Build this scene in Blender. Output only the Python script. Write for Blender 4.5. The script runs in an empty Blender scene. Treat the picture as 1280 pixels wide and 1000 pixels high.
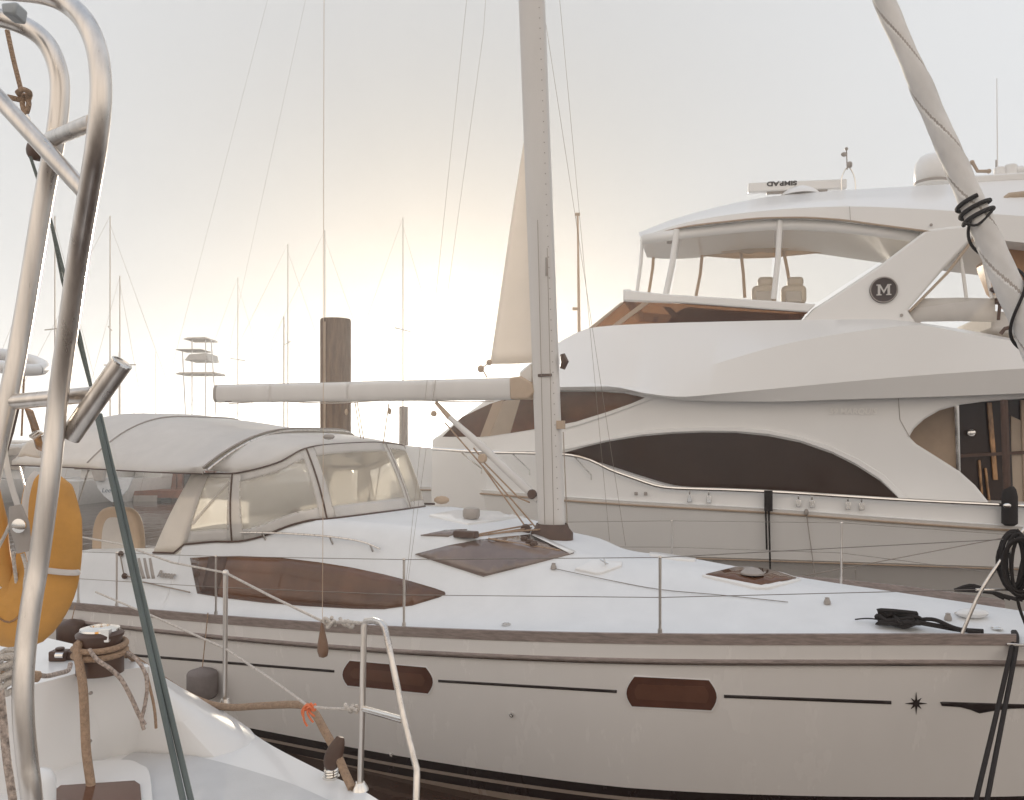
import bpy, bmesh, math, random
import numpy as np
from mathutils import Vector, Matrix
from mathutils.bvhtree import BVHTree
random.seed(7)
C = bpy.context.scene.collection
F, HZ, H = 1050.0, 545.0, 3.3          # focal length in photo pixels, horizon row, eye height
CAM = Vector((0, 0, H))
R = math.radians
HAZE = .0027     # density of the evening air

# ------------------------------------------------------------------ helpers
ORIG = {}
def tag(o, label=None, cat=None, group=None, kind=None):
    if label: o['label'] = label
    if cat: o['category'] = cat
    if group: o['group'] = group
    if kind: o['kind'] = kind
    return o
def thing(name, loc, label, cat, group=None):
    o = bpy.data.objects.new(name, None); C.objects.link(o)
    o.location = loc; ORIG[o.name] = Vector(loc); o.empty_display_size = .2
    return tag(o, label, cat, group)

class MB:
    def __init__(s): s.v = []; s.f = []; s.m = []; s.cm = 0
    def mat(s, i): s.cm = i; return s
    def add(s, vs, fs):
        b = len(s.v); s.v += [Vector(p) for p in vs]
        for f in fs: s.f.append([b + i for i in f]); s.m.append(s.cm)
        return s
    def box(s, c, sx, sy, sz, ax=None):
        c = Vector(c); X, Y, Z = ax if ax else (Vector((1,0,0)), Vector((0,1,0)), Vector((0,0,1)))
        vs = [c + X*(sx/2*i) + Y*(sy/2*j) + Z*(sz/2*k) for i in (-1,1) for j in (-1,1) for k in (-1,1)]
        return s.add(vs, [(0,1,3,2),(4,6,7,5),(0,4,5,1),(2,3,7,6),(0,2,6,4),(1,5,7,3)])
    def tube(s, pts, r, seg=10, cap=True, flat=1.0):
        pts = [Vector(p) for p in pts]; n = len(pts)
        rr = r if isinstance(r, (list, tuple)) else [r]*n
        vs = []; u = None
        for i, p in enumerate(pts):
            t = (pts[min(i+1, n-1)] - pts[max(i-1, 0)])
            if t.length < 1e-9: t = Vector((0,0,1))
            t.normalize()
            if u is None:
                u = t.cross(Vector((0.12, 0.9, 0.1))); 
                if u.length < .1: u = t.cross(Vector((1,0,0)))
            u = u - t*u.dot(t); u.normalize(); w = t.cross(u)
            for k in range(seg):
                a = 2*math.pi*k/seg
                vs.append(p + u*(math.cos(a)*rr[i]) + w*(math.sin(a)*rr[i]*flat))
        fs = [(i*seg+k, i*seg+(k+1)%seg, (i+1)*seg+(k+1)%seg, (i+1)*seg+k) for i in range(n-1) for k in range(seg)]
        if cap: fs += [tuple(range(seg))[::-1], tuple((n-1)*seg+k for k in range(seg))]
        return s.add(vs, fs)
    def prism(s, poly, off):
        off = Vector(off); n = len(poly); poly = [Vector(p) for p in poly]
        return s.add(poly + [p + off for p in poly], [tuple(range(n)), tuple(range(n, 2*n))[::-1]] +
                     [(i, (i+1) % n, n+(i+1) % n, n+i) for i in range(n)])
    def loft(s, rows, closed=False, caps=False):
        n = len(rows[0]); vs = [p for r in rows for p in r]; m = len(rows)
        fs = [(i*n+k, i*n+k+1, (i+1)*n+k+1, (i+1)*n+k) for i in range(m-1) for k in range(n-1)]
        if closed: fs += [((m-1)*n+k, (m-1)*n+k+1, k+1, k) for k in range(n-1)]
        if caps: fs += [tuple(i*n for i in range(m)), tuple(i*n+n-1 for i in range(m))[::-1]]
        return s.add(vs, fs)
    def lathe(s, c, prof, seg=24, axis=Vector((0,0,1))):
        c = Vector(c); axis = Vector(axis).normalized(); u = axis.orthogonal().normalized(); w = axis.cross(u)
        vs = [c + axis*z + u*(r*math.cos(2*math.pi*k/seg)) + w*(r*math.sin(2*math.pi*k/seg)) for r, z in prof for k in range(seg)]
        m = len(prof)
        fs = [(i*seg+k, i*seg+(k+1)%seg, (i+1)*seg+(k+1)%seg, (i+1)*seg+k) for i in range(m-1) for k in range(seg)]
        fs += [tuple(range(seg))[::-1], tuple((m-1)*seg+k for k in range(seg))]
        return s.add(vs, fs)
    def ball(s, c, r, seg=12, sc=(1,1,1)):
        c = Vector(c); vs = []; fs = []; m = seg//2
        for i in range(m+1):
            a = math.pi*i/m
            for k in range(seg):
                b = 2*math.pi*k/seg
                vs.append(c + Vector((sc[0]*r*math.sin(a)*math.cos(b), sc[1]*r*math.sin(a)*math.sin(b), sc[2]*r*math.cos(a))))
        fs = [(i*seg+k, (i+1)*seg+k, (i+1)*seg+(k+1)%seg, i*seg+(k+1)%seg) for i in range(m) for k in range(seg)]
        return s.add(vs, fs)
    def build(s, name, mats, parent=None, smooth=40, bevel=0, solid=0, bseg=2, offset=-1):
        if not isinstance(mats, (list, tuple)): mats = [mats]
        if parent is None:
            xs = [p.x for p in s.v]; ys = [p.y for p in s.v]; zs = [p.z for p in s.v]
            org = Vector(((min(xs)+max(xs))/2, (min(ys)+max(ys))/2, min(zs)))
        else: org = ORIG[parent.name]
        me = bpy.data.meshes.new(name); me.from_pydata([p - org for p in s.v], [], s.f)
        for m in mats: me.materials.append(m)
        me.polygons.foreach_set('material_index', s.m)
        bm = bmesh.new(); bm.from_mesh(me)
        bmesh.ops.remove_doubles(bm, verts=bm.verts, dist=1e-5)
        bmesh.ops.recalc_face_normals(bm, faces=bm.faces); bm.to_mesh(me); bm.free()
        o = bpy.data.objects.new(name, me); C.objects.link(o)
        if parent is not None: o.parent = parent; ORIG[o.name] = org
        else: o.location = org; ORIG[o.name] = org
        if solid:
            md = o.modifiers.new('s', 'SOLIDIFY'); md.thickness = solid; md.offset = offset
        if bevel:
            md = o.modifiers.new('b', 'BEVEL'); md.width = bevel; md.segments = bseg; md.limit_method = 'ANGLE'; md.angle_limit = R(35)
        if smooth:
            me.polygons.foreach_set('use_smooth', [True]*len(me.polygons))
            try: me.set_sharp_from_angle(angle=R(smooth))
            except Exception: pass
        return o

def pchip(xs, ys):
    xs = np.array(xs, float); ys = np.array(ys, float); h = np.diff(xs); d = np.diff(ys)/h; m = np.zeros(len(xs))
    m[0] = d[0]; m[-1] = d[-1]
    for i in range(1, len(xs)-1):
        if d[i-1]*d[i] > 0:
            w1 = 2*h[i]+h[i-1]; w2 = h[i]+2*h[i-1]; m[i] = (w1+w2)/(w1/d[i-1]+w2/d[i])
    def f(x):
        x = min(max(x, xs[0]), xs[-1]); i = min(max(int(np.searchsorted(xs, x))-1, 0), len(h)-1)
        t = (x-xs[i])/h[i]
        return float(ys[i]*(1+2*t)*(1-t)**2 + m[i]*h[i]*t*(1-t)**2 + ys[i+1]*t*t*(3-2*t) + m[i+1]*h[i]*t*t*(t-1))
    return f
def spl(pts, n=6):
    pts = [Vector(p) for p in pts]; out = []
    for i in range(len(pts)-1):
        p0 = pts[max(i-1,0)]; p1 = pts[i]; p2 = pts[i+1]; p3 = pts[min(i+2, len(pts)-1)]
        for k in range(n):
            t = k/n
            out.append(.5*((2*p1)+(p2-p0)*t+(2*p0-5*p1+4*p2-p3)*t*t+(3*p1-p0-3*p2+p3)*t**3))
    return out + [pts[-1]]
def sm(a, b, x):
    if a == b: return float(x >= b)
    t = min(max((x-a)/(b-a), 0), 1); return t*t*(3-2*t)
def P(u, v, Y): return Vector(((u-640)/F*Y, Y, H-(v-HZ)/F*Y))       # a point seen at photo pixel (u,v) standing Y metres away
def PZ(u, v, z):
    return P(u, v, (H-z)*F/(v-HZ))                                   # ... standing at height z
class Frame:                                                         # a boat's own axes: s along, t across (away from the eye)
    def __init__(s, x, y, th):
        s.o = Vector((x, y, 0)); s.d = Vector((math.cos(th), -math.sin(th), 0)); s.n = Vector((math.sin(th), math.cos(th), 0))
    def w(s, a, t, z): return s.o + s.d*a + s.n*t + Vector((0,0,z))
    def px(s, u, v, t):
        dr = Vector(((u-640)/F, 1, -(v-HZ)/F)); k = (s.o.dot(s.n)+t)/dr.dot(s.n); return CAM + dr*k
    def loc(s, p): q = p - s.o; return q.dot(s.d), q.dot(s.n), p.z
    def poly(s, pts, t): return [s.px(u, v, t) for u, v in pts]

def fill2d(poly, maxl):
    bm = bmesh.new(); f = bm.faces.new([bm.verts.new((x, y, 0)) for x, y in poly])
    bmesh.ops.triangulate(bm, faces=[f])
    for _ in range(8):
        es = [e for e in bm.edges if e.calc_length() > maxl]
        if not es: break
        bmesh.ops.subdivide_edges(bm, edges=es, cuts=1); bmesh.ops.triangulate(bm, faces=bm.faces)
    bm.verts.index_update()
    r = [(v.co.x, v.co.y) for v in bm.verts], [[v.index for v in f.verts] for f in bm.faces]; bm.free(); return r
def onto(bvh, u, v, off=0):
    dr = Vector(((u-640)/F, 1, -(v-HZ)/F)).normalized(); loc, nr, i, d = bvh.ray_cast(CAM, dr)
    if loc is None:                                                   # just past a silhouette: take the closest point of the surface
        best = None
        for k in np.linspace(4.5, 15, 80):
            q = bvh.find_nearest(CAM + dr*k)
            if q[0] is not None and (best is None or q[3] < best[3]): best = q
        loc, nr = best[0], best[1]
    if nr.dot(dr) > 0: nr = -nr
    return loc + nr*off
def patch_on(bvh, poly, off, mb=None, maxl=14):                      # a panel fitted onto a curved hull or deck
    mb = mb or MB(); vs, fs = fill2d(poly, maxl); q = [onto(bvh, u, v, off) for u, v in vs]
    return mb.add(q, fs)

# ------------------------------------------------------------------ materials
def mat(name, col, rough=.5, metal=0, var=.08, scale=6, bump=0, bscale=40, coat=0, trans=None, alpha=None, spec=.5, stretch=None, rvar=.08):
    m = bpy.data.materials.new(name); m.use_nodes = True; nt = m.node_tree; b = nt.nodes['Principled BSDF']; L = nt.links.new
    tc = nt.nodes.new('ShaderNodeTexCoord'); mp = nt.nodes.new('ShaderNodeMapping'); L(tc.outputs['Object'], mp.inputs[0])
    if stretch: mp.inputs['Scale'].default_value = stretch
    n = nt.nodes.new('ShaderNodeTexNoise'); n.inputs['Scale'].default_value = scale; n.inputs['Detail'].default_value = 6; n.inputs['Roughness'].default_value = .6
    L(mp.outputs[0], n.inputs['Vector'])
    r = nt.nodes.new('ShaderNodeValToRGB'); r.color_ramp.elements[0].position = .3; r.color_ramp.elements[1].position = .7
    r.color_ramp.elements[0].color = (*[c*(1-var) for c in col], 1); r.color_ramp.elements[1].color = (*[min(c*(1+var), 1) for c in col], 1)
    L(n.outputs['Fac'], r.inputs[0]); L(r.outputs[0], b.inputs['Base Color'])
    mr = nt.nodes.new('ShaderNodeMapRange'); mr.inputs['To Min'].default_value = max(rough-rvar, .02); mr.inputs['To Max'].default_value = rough+rvar
    L(n.outputs['Fac'], mr.inputs['Value']); L(mr.outputs[0], b.inputs['Roughness'])
    b.inputs['Metallic'].default_value = metal; b.inputs['Coat Weight'].default_value = coat; b.inputs['Coat Roughness'].default_value = .08
    b.inputs['Specular IOR Level'].default_value = spec
    if bump:
        n2 = nt.nodes.new('ShaderNodeTexNoise'); n2.inputs['Scale'].default_value = bscale; n2.inputs['Detail'].default_value = 4; L(mp.outputs[0], n2.inputs['Vector'])
        bp = nt.nodes.new('ShaderNodeBump'); bp.inputs['Strength'].default_value = bump; bp.inputs['Distance'].default_value = .02
        L(n2.outputs['Fac'], bp.inputs['Height']); L(bp.outputs[0], b.inputs['Normal'])
    out = nt.nodes['Material Output']; last = b.outputs[0]
    if trans:                                                        # cloth that lets light through
        t = nt.nodes.new('ShaderNodeBsdfTranslucent'); t.inputs[0].default_value = (*trans[1], 1); mx = nt.nodes.new('ShaderNodeMixShader')
        mx.inputs[0].default_value = trans[0]; L(last, mx.inputs[1]); L(t.outputs[0], mx.inputs[2]); last = mx.outputs[0]
    if alpha:                                                        # clear vinyl / tinted glass
        t = nt.nodes.new('ShaderNodeBsdfTransparent'); t.inputs[0].default_value = (*alpha[1], 1); mx = nt.nodes.new('ShaderNodeMixShader')
        mx.inputs[0].default_value = alpha[0]; L(last, mx.inputs[1]); L(t.outputs[0], mx.inputs[2]); last = mx.outputs[0]
    L(last, out.inputs[0]); return m

GEL = mat('white_gelcoat', (.78,.77,.755), .3, var=.025, scale=1.7, coat=.3, rvar=.02)
YGEL = mat('yacht_gelcoat', (.78,.765,.745), .32, var=.015, scale=1.1, coat=.25, rvar=.015)
NONSKID = mat('nonskid_deck', (.74,.745,.75), .6, var=.04, scale=3, bump=.15, bscale=220)
CANVAS = mat('white_canvas', (.74,.72,.70), .85, var=.05, scale=5, bump=.25, bscale=9, trans=(.34,(.9,.84,.76)))
BCANVAS = mat('beige_canvas', (.60,.50,.40), .85, var=.06, scale=5, bump=.3, bscale=8, trans=(.35,(.75,.58,.40)))
SAIL = mat('sail_cloth', (.76,.71,.66), .8, var=.05, scale=3, bump=.3, bscale=4, trans=(.4,(.95,.90,.84)))
VINYL = mat('clear_vinyl', (.90,.87,.83), .14, var=.06, scale=2.5, bump=.35, bscale=2.2, trans=(.85,(.99,.96,.90)), alpha=(.66,(.99,.98,.96)))
CLEAR = mat('clear_sheet', (.80,.76,.70), .12, var=.05, bump=.1, bscale=3, alpha=(.9,(.98,.97,.95)))
STEEL = mat('stainless_steel', (.66,.615,.57), .29, 1, var=.22, scale=30, stretch=(1,1,.03), rvar=.08)  # lengthwise colour streaks stand in for streaky reflections
CHROME = mat('polished_chrome', (.75,.73,.70), .1, 1, var=.05)
ALU = mat('painted_mast', (.66,.63,.60), .4, var=.05, scale=2, stretch=(1,1,.25))
TEAK = mat('weathered_teak', (.27,.215,.19), .7, var=.28, scale=14, bump=.3, stretch=(.6,.6,4))
DKBROWN = mat('dark_brown_plastic', (.085,.045,.03), .45, var=.2, scale=10)
TINT = mat('brown_tinted_glass', (.115,.052,.027), .07, var=.5, scale=1.3, coat=.0, spec=.5, rvar=.02)
HTINT = mat('bronze_hull_glass', (.105,.042,.026), .12, var=.2, scale=4, coat=.4, rvar=.03)
PANE = mat('bronze_pane', (.135,.058,.036), .1, var=.15, scale=4, coat=.4, rvar=.03)
YTINT = mat('smoked_glass', (.042,.024,.017), .1, var=.12, scale=1, coat=.0, spec=.35, rvar=.02)
FBGLASS = mat('bronze_screen_glass', (.10,.045,.025), .08, var=.3, scale=2, alpha=(.55,(.74,.52,.36)), rvar=.02)
SKYL = mat('skylight_glass', (.17,.12,.10), .1, var=.2, scale=3, coat=1, rvar=.03)
BLACK = mat('black_stripe', (.028,.018,.016), .4, var=.1)
BLKROPE = mat('black_rope', (.02,.014,.012), .8, var=.3, scale=60, bump=.5, bscale=160)
WIRE = mat('rigging_wire', (.30,.25,.21), .35, .8, var=.1)
ROPEW = mat('white_rope', (.66,.60,.54), .85, var=.2, scale=70, bump=.8, bscale=130)
ROPEB = mat('tan_rope', (.40,.27,.18), .9, var=.22, scale=60, bump=.8, bscale=120)
ROPEF = mat('flecked_rope', (.42,.34,.29), .9, var=.65, scale=75, bump=.6, bscale=120)
ROPEG = mat('grey_green_rope', (.13,.145,.13), .7, var=.25, scale=60, bump=.5, bscale=150)
YELLOW = mat('yellow_vinyl_cover', (.58,.285,.062), .6, var=.16, scale=6, bump=.7, bscale=5)
ORANGE = mat('orange_cord', (.75,.20,.08), .7, var=.15)
TAN = mat('tan_upholstery', (.48,.36,.26), .75, var=.06, bump=.15, bscale=8)
TANWALL = mat('tan_panel', (.40,.30,.22), .5, var=.06)
WOODP = mat('timber_piling', (.17,.11,.072), .85, var=.3, scale=7, bump=.6, stretch=(3,3,.35))
FENDER = mat('grey_fender_cover', (.20,.17,.16), .9, var=.12, bump=.3, bscale=30)
GREYPL = mat('grey_plastic', (.35,.31,.28), .5, var=.1)
DOCKW = mat('dock_wood', (.19,.065,.028), .8, var=.3, scale=4)
GOLD = mat('gold_streak_and_strap', (.34,.18,.075), .2, var=.6, scale=9, coat=.5, stretch=(2,2,.5))  # golden reflections painted on the yacht door; also buoy seam and strap
BLUE = mat('blue_cover', (.05,.08,.13), .8, var=.2)
HILL = mat('wooded_shore', (.06,.065,.045), .9, var=.3, scale=.05)
EMBLEM = mat('emblem_brown', (.06,.042,.038), .5, var=.1)

def hull_mat():
    m = mat('sailboat_topsides', (.77,.735,.70), .27, var=.018, scale=2.2, stretch=(1.6,1.6,.5), coat=.3, rvar=.02)
    nt = m.node_tree; L = nt.links.new; b = nt.nodes['Principled BSDF']
    at = nt.nodes.new('ShaderNodeAttribute'); at.attribute_name = 'stripe'
    rp = nt.nodes.new('ShaderNodeValToRGB'); rp.color_ramp.interpolation = 'CONSTANT'
    cs = [(0,(.05,.026,.02)), (.22,(.42,.34,.28)), (.34,(.034,.02,.017)), (.5,(.46,.39,.34)), (.56,(.03,.019,.017)), (.72,(1,1,1))]
    e = rp.color_ramp.elements
    while len(e) < len(cs): e.new(.9)
    for i, (p, c) in enumerate(cs): e[i].position = p; e[i].color = (*c, 1)
    L(at.outputs['Fac'], rp.inputs[0])
    old = b.inputs['Base Color'].links[0].from_socket
    mx = nt.nodes.new('ShaderNodeMix'); mx.data_type = 'RGBA'; mx.blend_type = 'MULTIPLY'; mx.inputs[0].default_value = 1
    L(old, mx.inputs[6]); L(rp.outputs[0], mx.inputs[7]); L(mx.outputs[2], b.inputs['Base Color'])
    return m
HULL = hull_mat()
SEATC = mat('pale_seat_vinyl', (.62,.55,.47), .6, var=.05)
LETTER = mat('raised_letters', (.86,.84,.81), .3, var=.02)

def text_obj(txt, name, size, pos, xdir, ydir, m, parent, bold=0, shear=0, depth=.004, width=1):
    cu = bpy.data.curves.new(name, 'FONT'); cu.body = txt; cu.size = size; cu.extrude = depth; cu.offset = bold; cu.shear = shear
    cu.align_x = 'CENTER'; cu.align_y = 'CENTER'
    to = bpy.data.objects.new('tmp', cu); C.objects.link(to)
    dg = bpy.context.evaluated_depsgraph_get(); me = bpy.data.meshes.new_from_object(to.evaluated_get(dg))
    bpy.data.objects.remove(to); x = Vector(xdir).normalized(); y = Vector(ydir).normalized(); z = x.cross(y)
    org = ORIG[parent.name]
    for v in me.vertices: v.co = Vector(pos) + x*v.co.x*width + y*v.co.y + z*v.co.z - org
    me.materials.clear(); me.materials.append(m)
    o = bpy.data.objects.new(name, me); C.objects.link(o); o.parent = parent; return o

# ================================================================== SETTING
def setting():
    m = bpy.data.materials.new('harbour_water'); m.use_nodes = True; nt = m.node_tree; b = nt.nodes['Principled BSDF']; L = nt.links.new
    b.inputs['Base Color'].default_value = (.055,.03,.02,1); b.inputs['Roughness'].default_value = .06; b.inputs['IOR'].default_value = 1.33
    tc = nt.nodes.new('ShaderNodeTexCoord'); mp = nt.nodes.new('ShaderNodeMapping'); mp.inputs['Scale'].default_value = (1,.55,1); L(tc.outputs['Object'], mp.inputs[0])
    n = nt.nodes.new('ShaderNodeTexNoise'); n.inputs['Scale'].default_value = 1.6; n.inputs['Detail'].default_value = 5; L(mp.outputs[0], n.inputs['Vector'])
    bp = nt.nodes.new('ShaderNodeBump'); bp.inputs['Strength'].default_value = .3; bp.inputs['Distance'].default_value = .08
    L(n.outputs['Fac'], bp.inputs['Height']); L(bp.outputs[0], b.inputs['Normal'])
    w = MB().add([(-3000,-300,0),(3000,-300,0),(3000,6000,0),(-3000,6000,0)], [(0,1,2,3)]).build('water', m, smooth=0)
    tag(w, 'dark brown harbour water with sun glints between the boats', 'water', kind='structure')
    rows = []; rng = random.Random(3); hh = [0]*61
    for j, (y, k) in enumerate(((900,0),(930,1),(1000,1.15),(1100,0))):
        rows.append([Vector((-900+30*i, y, -1+k*(10+5*math.sin(i*.37)+3*math.sin(i*1.3+1)+rng.random()*2.5))) for i in range(61)])
    h = MB().loft(rows).build('hills', HILL)
    tag(h, 'low hazy wooded shore far beyond the marina', 'hills', kind='structure')
setting()

# ================================================================== MAIN SAILBOAT
S = Frame(.44, 9.26, R(27.5))
S0, S1 = -7.2, 5.45
beam = pchip([-7.2,-6,-4.5,-3,-1,0,1,2,3,4,4.7,5.2,5.45], [1.5,1.72,1.86,1.93,1.96,1.93,1.85,1.68,1.38,.95,.58,.22,.03])
vtop = pchip([-120,85,140,190,237,320,480,640,960,1255,1500], [741,752.5,757.5,762,766.5,774.5,783,787.5,793.2,794.5,793])
def near_edge_z(s):
    p = S.w(s, -beam(s), 0); return H-(vtop(640+p.x/p.y*F)-HZ)/F*p.y - .075
_ss = np.linspace(S0, S1, 40); _co = np.polyfit(_ss, [near_edge_z(s) for s in _ss], 4)
def zd(s): return float(np.polyval(_co, s))
hc = pchip([-4.3,-3.6,-2.3,-1,0,.35,.7,1.4,2,3,4,5.45], [.93,1.0,.99,.87,.67,.61,.50,.43,.335,.20,.11,.03])
wo = pchip([-4.3,-2,-.5,.5,2,3,4,5.45], [1.60,1.60,1.56,1.45,1.35,1.1,.75,.03])
wi = pchip([-4.3,-3,-2,-.5,0,.5,1,5.45], [1.13,1.13,1.04,.76,.54,.4,.2,.0])
def deck_z(s, t):
    a = abs(t); z = zd(s) + .03*(1-(a/max(beam(s),.05))**2)
    if s >= -4.3: return z + hc(s)*(1-sm(wi(s), wo(s), a))
    e = sm(-7.15, -6.6, s)*sm(-4.3,-5.0,s)*0 + sm(-7.15,-6.5,s)
    if a < .78: return z - .12
    top = .62*e*(1-sm(1.25, 1.62, a))
    return z - .12 + (top+.12)*sm(.78, .86, a) if a < .9 else z + top
boat = thing('cruising_sailboat', S.w(-.8, 0, 0), 'white sailing sloop with canvas dodger, bimini and brown eye shaped cabin window', 'sailboat')
def hull_pt(p, h, side=-1):
    s0 = S0 + .25*(1-h); s1 = S1 - .55*(1-h)
    s = s0 + (s1-s0)*p; sp = S0 + (S1-S0)*p; z0 = -.4
    fac = .80 + .2*math.sin(min(h,1)*math.pi/2)**.8
    if p > .7: fac -= (p-.7)/.3*.22*(1-h)
    return S.w(s, side*beam(sp)*fac, z0 + (zd(sp)-z0)*h)
NP, NHH = 120, 18
hb = MB()
for side in (-1, 1):
    hb.loft([[hull_pt(i/NP, j/NHH, side) for i in range(NP+1)] for j in range(NHH+1)])
hb.add([hull_pt(0, j/NHH, -1) for j in range(NHH+1)] + [hull_pt(0, j/NHH, 1) for j in range(NHH, -1, -1)], [tuple(range(2*NHH+2))])
hull = hb.build('hull', HULL, boat, smooth=50)
at = hull.data.attributes.new('stripe', 'FLOAT', 'POINT'); bo = ORIG[boat.name]
for i, v in enumerate(hull.data.vertices):
    p = v.co + bo; s, t, z = S.loc(p); at.data[i].value = .72 + (z-(.262+.026*s))/.55
hbvh = BVHTree.FromPolygons([tuple(p) for p in hb.v], hb.f)
# deck and coachroof as one moulding
ssx = sorted(set(list(np.linspace(S0, S1, 110)) + [-4.31,-4.29]+list(np.linspace(-.2,1,14))))
taus = sorted(set(list(np.linspace(-1,1,65))))
db = MB(); db.loft([[S.w(s, beam(s)*t, deck_z(s, beam(s)*t)) for t in taus] for s in ssx])
deck = db.build('deck', NONSKID, boat, smooth=50)
dbvh = BVHTree.FromPolygons([tuple(p) for p in db.v], db.f)
# toe rails, rub rails
for side in (-1, 1):
    rows = [[], [], [], []]
    for s in np.linspace(-7.1, 4.35, 90):
        b = beam(s); z = zd(s)
        for k, (db_, dz) in enumerate(((.006,-.01),(.006,.075),(-.035,.075),(-.035,-.01))): rows[k].append(S.w(s, side*(b+db_), z+dz))
    MB().loft(rows, closed=True, caps=True).build('toe_rail', TEAK, boat, smooth=0)
    def rub(p, dz, out):
        sp = S0+(S1-S0)*p; h = (zd(sp)-dz+.4)/(zd(sp)+.4); q = hull_pt(p, h, side); return q + S.n*(side*out)
    MB().tube([rub(p, .148, .012) for p in np.linspace(.0, .995, 100)], .02, 8).build('rub_rail', TEAK, boat)
    MB().tube([rub(p, .172, .016) for p in np.linspace(.0, .995, 100)], .008, 6).build('rub_strip', CHROME, boat)
# hull windows, stripes, star
def flat_on(bvh, poly, off):                                         # a flat pane let into the hull side
    q = [onto(bvh, u, v) for u, v in poly]; c = sum(q, Vector())/len(q); A = np.array([list(p-c) for p in q])
    nn = Vector(np.linalg.svd(A)[2][2]); nn = nn if nn.dot(CAM-c) > 0 else -nn
    k = max((p-c).dot(nn) for p in q)*1.05 + off + .002; r = []
    for u, v in poly:
        dr = Vector(((u-640)/F, 1, -(v-HZ)/F)); r.append(CAM + dr*((c+nn*k-CAM).dot(nn)/dr.dot(nn)))
    return r, nn
def flat_pane(poly, off, name, m, par, th=.035):
    r, nn = flat_on(hbvh, poly, off); return MB().prism(r, -nn*th).build(name, m, par, smooth=20)
def rrect(l, r, tl, tr, bl, br, inset):
    n = 7; pts = []
    for i in range(n+1):
        a = i/n; pts.append((r - inset + inset*math.sin(a*math.pi*.9), tr+(br-tr)*a))
    for i in range(n+1):
        a = 1-i/n; pts.append((l + inset - inset*math.sin((a)*math.pi*.9), tl+(bl-tl)*a))
    return pts
for box, lb in (((428,541,826,834.5,857,867,9), None), ((783,896,846,850.5,883,888,10), None)):
    flat_pane(rrect(box[0]-1,box[1]+1,box[2]-1,box[3]-1,box[4]+1.6,box[5]+1.6,box[6]), .004, 'window_rim', GEL, boat)
    w = flat_pane(rrect(*box), .006, 'hull_window', HTINT, boat)
    l, r, tl, tr, bl, br, k = box
    flat_pane(rrect(l+10,r-10,tl+9,tr+8,bl-9,br-9,5), .008, 'pane', PANE, w)
for q in ([(100,812),(418,837.5),(418,840.5),(100,815)], [(548,849.5),(771,862.5),(771,866),(548,852.5)], [(905,868.3),(1114,876),(1114,880),(905,872)]):
    patch_on(hbvh, q, .005).build('hull_stripe', BLACK, boat, solid=.008)
sv = [onto(hbvh, 1145, 879, .006)]
for k in range(16):
    r = ((14 if k % 4 == 0 else 9.5) if k % 2 == 0 else 3.8); a = k*math.pi/8
    sv.append(onto(hbvh, 1145+r*math.sin(a)*.97, 879-r*math.cos(a), .006))
MB().add(sv, [(0, 1+k, 1+(k+1) % 16) for k in range(16)]).build('star_emblem', BLACK, boat, smooth=0, solid=.004)
patch_on(hbvh, [(1175,877.5),(1178,877),(1320,881.5),(1320,884),(1262,885.5),(1240,888.5),(1224,891.5),(1213,887),(1200,883.5),(1177,882)], .005).build('arrow_stripe', BLACK, boat, solid=.008)
for (u, v) in ((640,893),(490,943)):
    q = onto(hbvh, u, v, .006); MB().lathe(q, [(.022,0),(.02,.012),(.012,.014),(.01,.004)], 12, -S.n).build('drain_fitting', CHROME, boat)
# bow chock plate and seam line under the toe rail end
MB().prism([onto(hbvh, 1258, 806, .004)+Vector(d) for d in ((0,0,0),(.28,-.12,.0),(.28,-.12,.025),(0,0,.02))], -S.n*.02).build('bow_chock', CHROME, boat, bevel=.004)
# cabin side windows
win = [(238,697.5),(270,695.5),(300,695),(350,697),(400,703),(440,709.5),(480,718),(515,727),(545,736),(556,740),(557,743),(548,747),(515,757),(480,761.5),(440,761),(380,757.5),(330,753.5),(285,748),(247,742),(242,718)]
cw = patch_on(dbvh, win, .008, maxl=18).build('cabin_window', TINT, boat, solid=.02)
patch_on(dbvh, [(262,696.5),(285,696),(272,744),(252,741)], .0105, maxl=18).build('window_mullion', DKBROWN, cw, solid=.004)
mir = MB()
for p in patch_on(dbvh, win, .012, maxl=18).v:
    s, t, z = S.loc(p); mir.v.append(S.w(s, -t, z))
_t = patch_on(dbvh, win, .012, maxl=18); mir.f = _t.f; mir.m = _t.m
mir.build('cabin_window', TINT, boat, solid=.02, offset=1)
# deck hatches and skylights
sk = patch_on(dbvh, [(519,693.5),(560,683),(600,676),(662,670),(690,678),(717,692),(660,707),(604,721),(560,707)], .02).build('skylight', SKYL, boat, solid=.03)
patch_on(dbvh, [(664,671),(669,670),(719,691.5),(712,694)], .026).build('skylight_bar', GEL, sk, solid=.006)
patch_on(dbvh, [(526,670),(556,664.5),(584,663.5),(560,671)], .02).build('skylight', SKYL, boat, solid=.03)
def hatch(base, glass, name, gm):
    f = patch_on(dbvh, base, .025).build(name, GEL, boat, solid=.05, bevel=.008)
    if glass: patch_on(dbvh, glass, .032).build('hatch_glass', gm, f, solid=.01)
    return f
h1 = hatch([(536,646),(570,639.5),(625,641),(655,646),(620,652),(585,656.5)], None, 'cabin_hatch', None)
MB().lathe(onto(dbvh, 589, 651, .03), [(.085,0),(.1,.03),(.1,.09),(.085,.115),(.05,.12)], 20).build('vent', GREYPL, boat)
h2 = hatch([(718,712.5),(740,701.5),(778,704.5),(777,709),(752,718),(745,718.5)], None, 'deck_hatch', None)
MB().tube([onto(dbvh, 757, 709, .03), onto(dbvh, 755, 709, .10)], .008, 6).tube([onto(dbvh, 750, 706, .06), onto(dbvh, 760, 711, .06)], .009, 6).build('handle', CHROME, h2)
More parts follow.
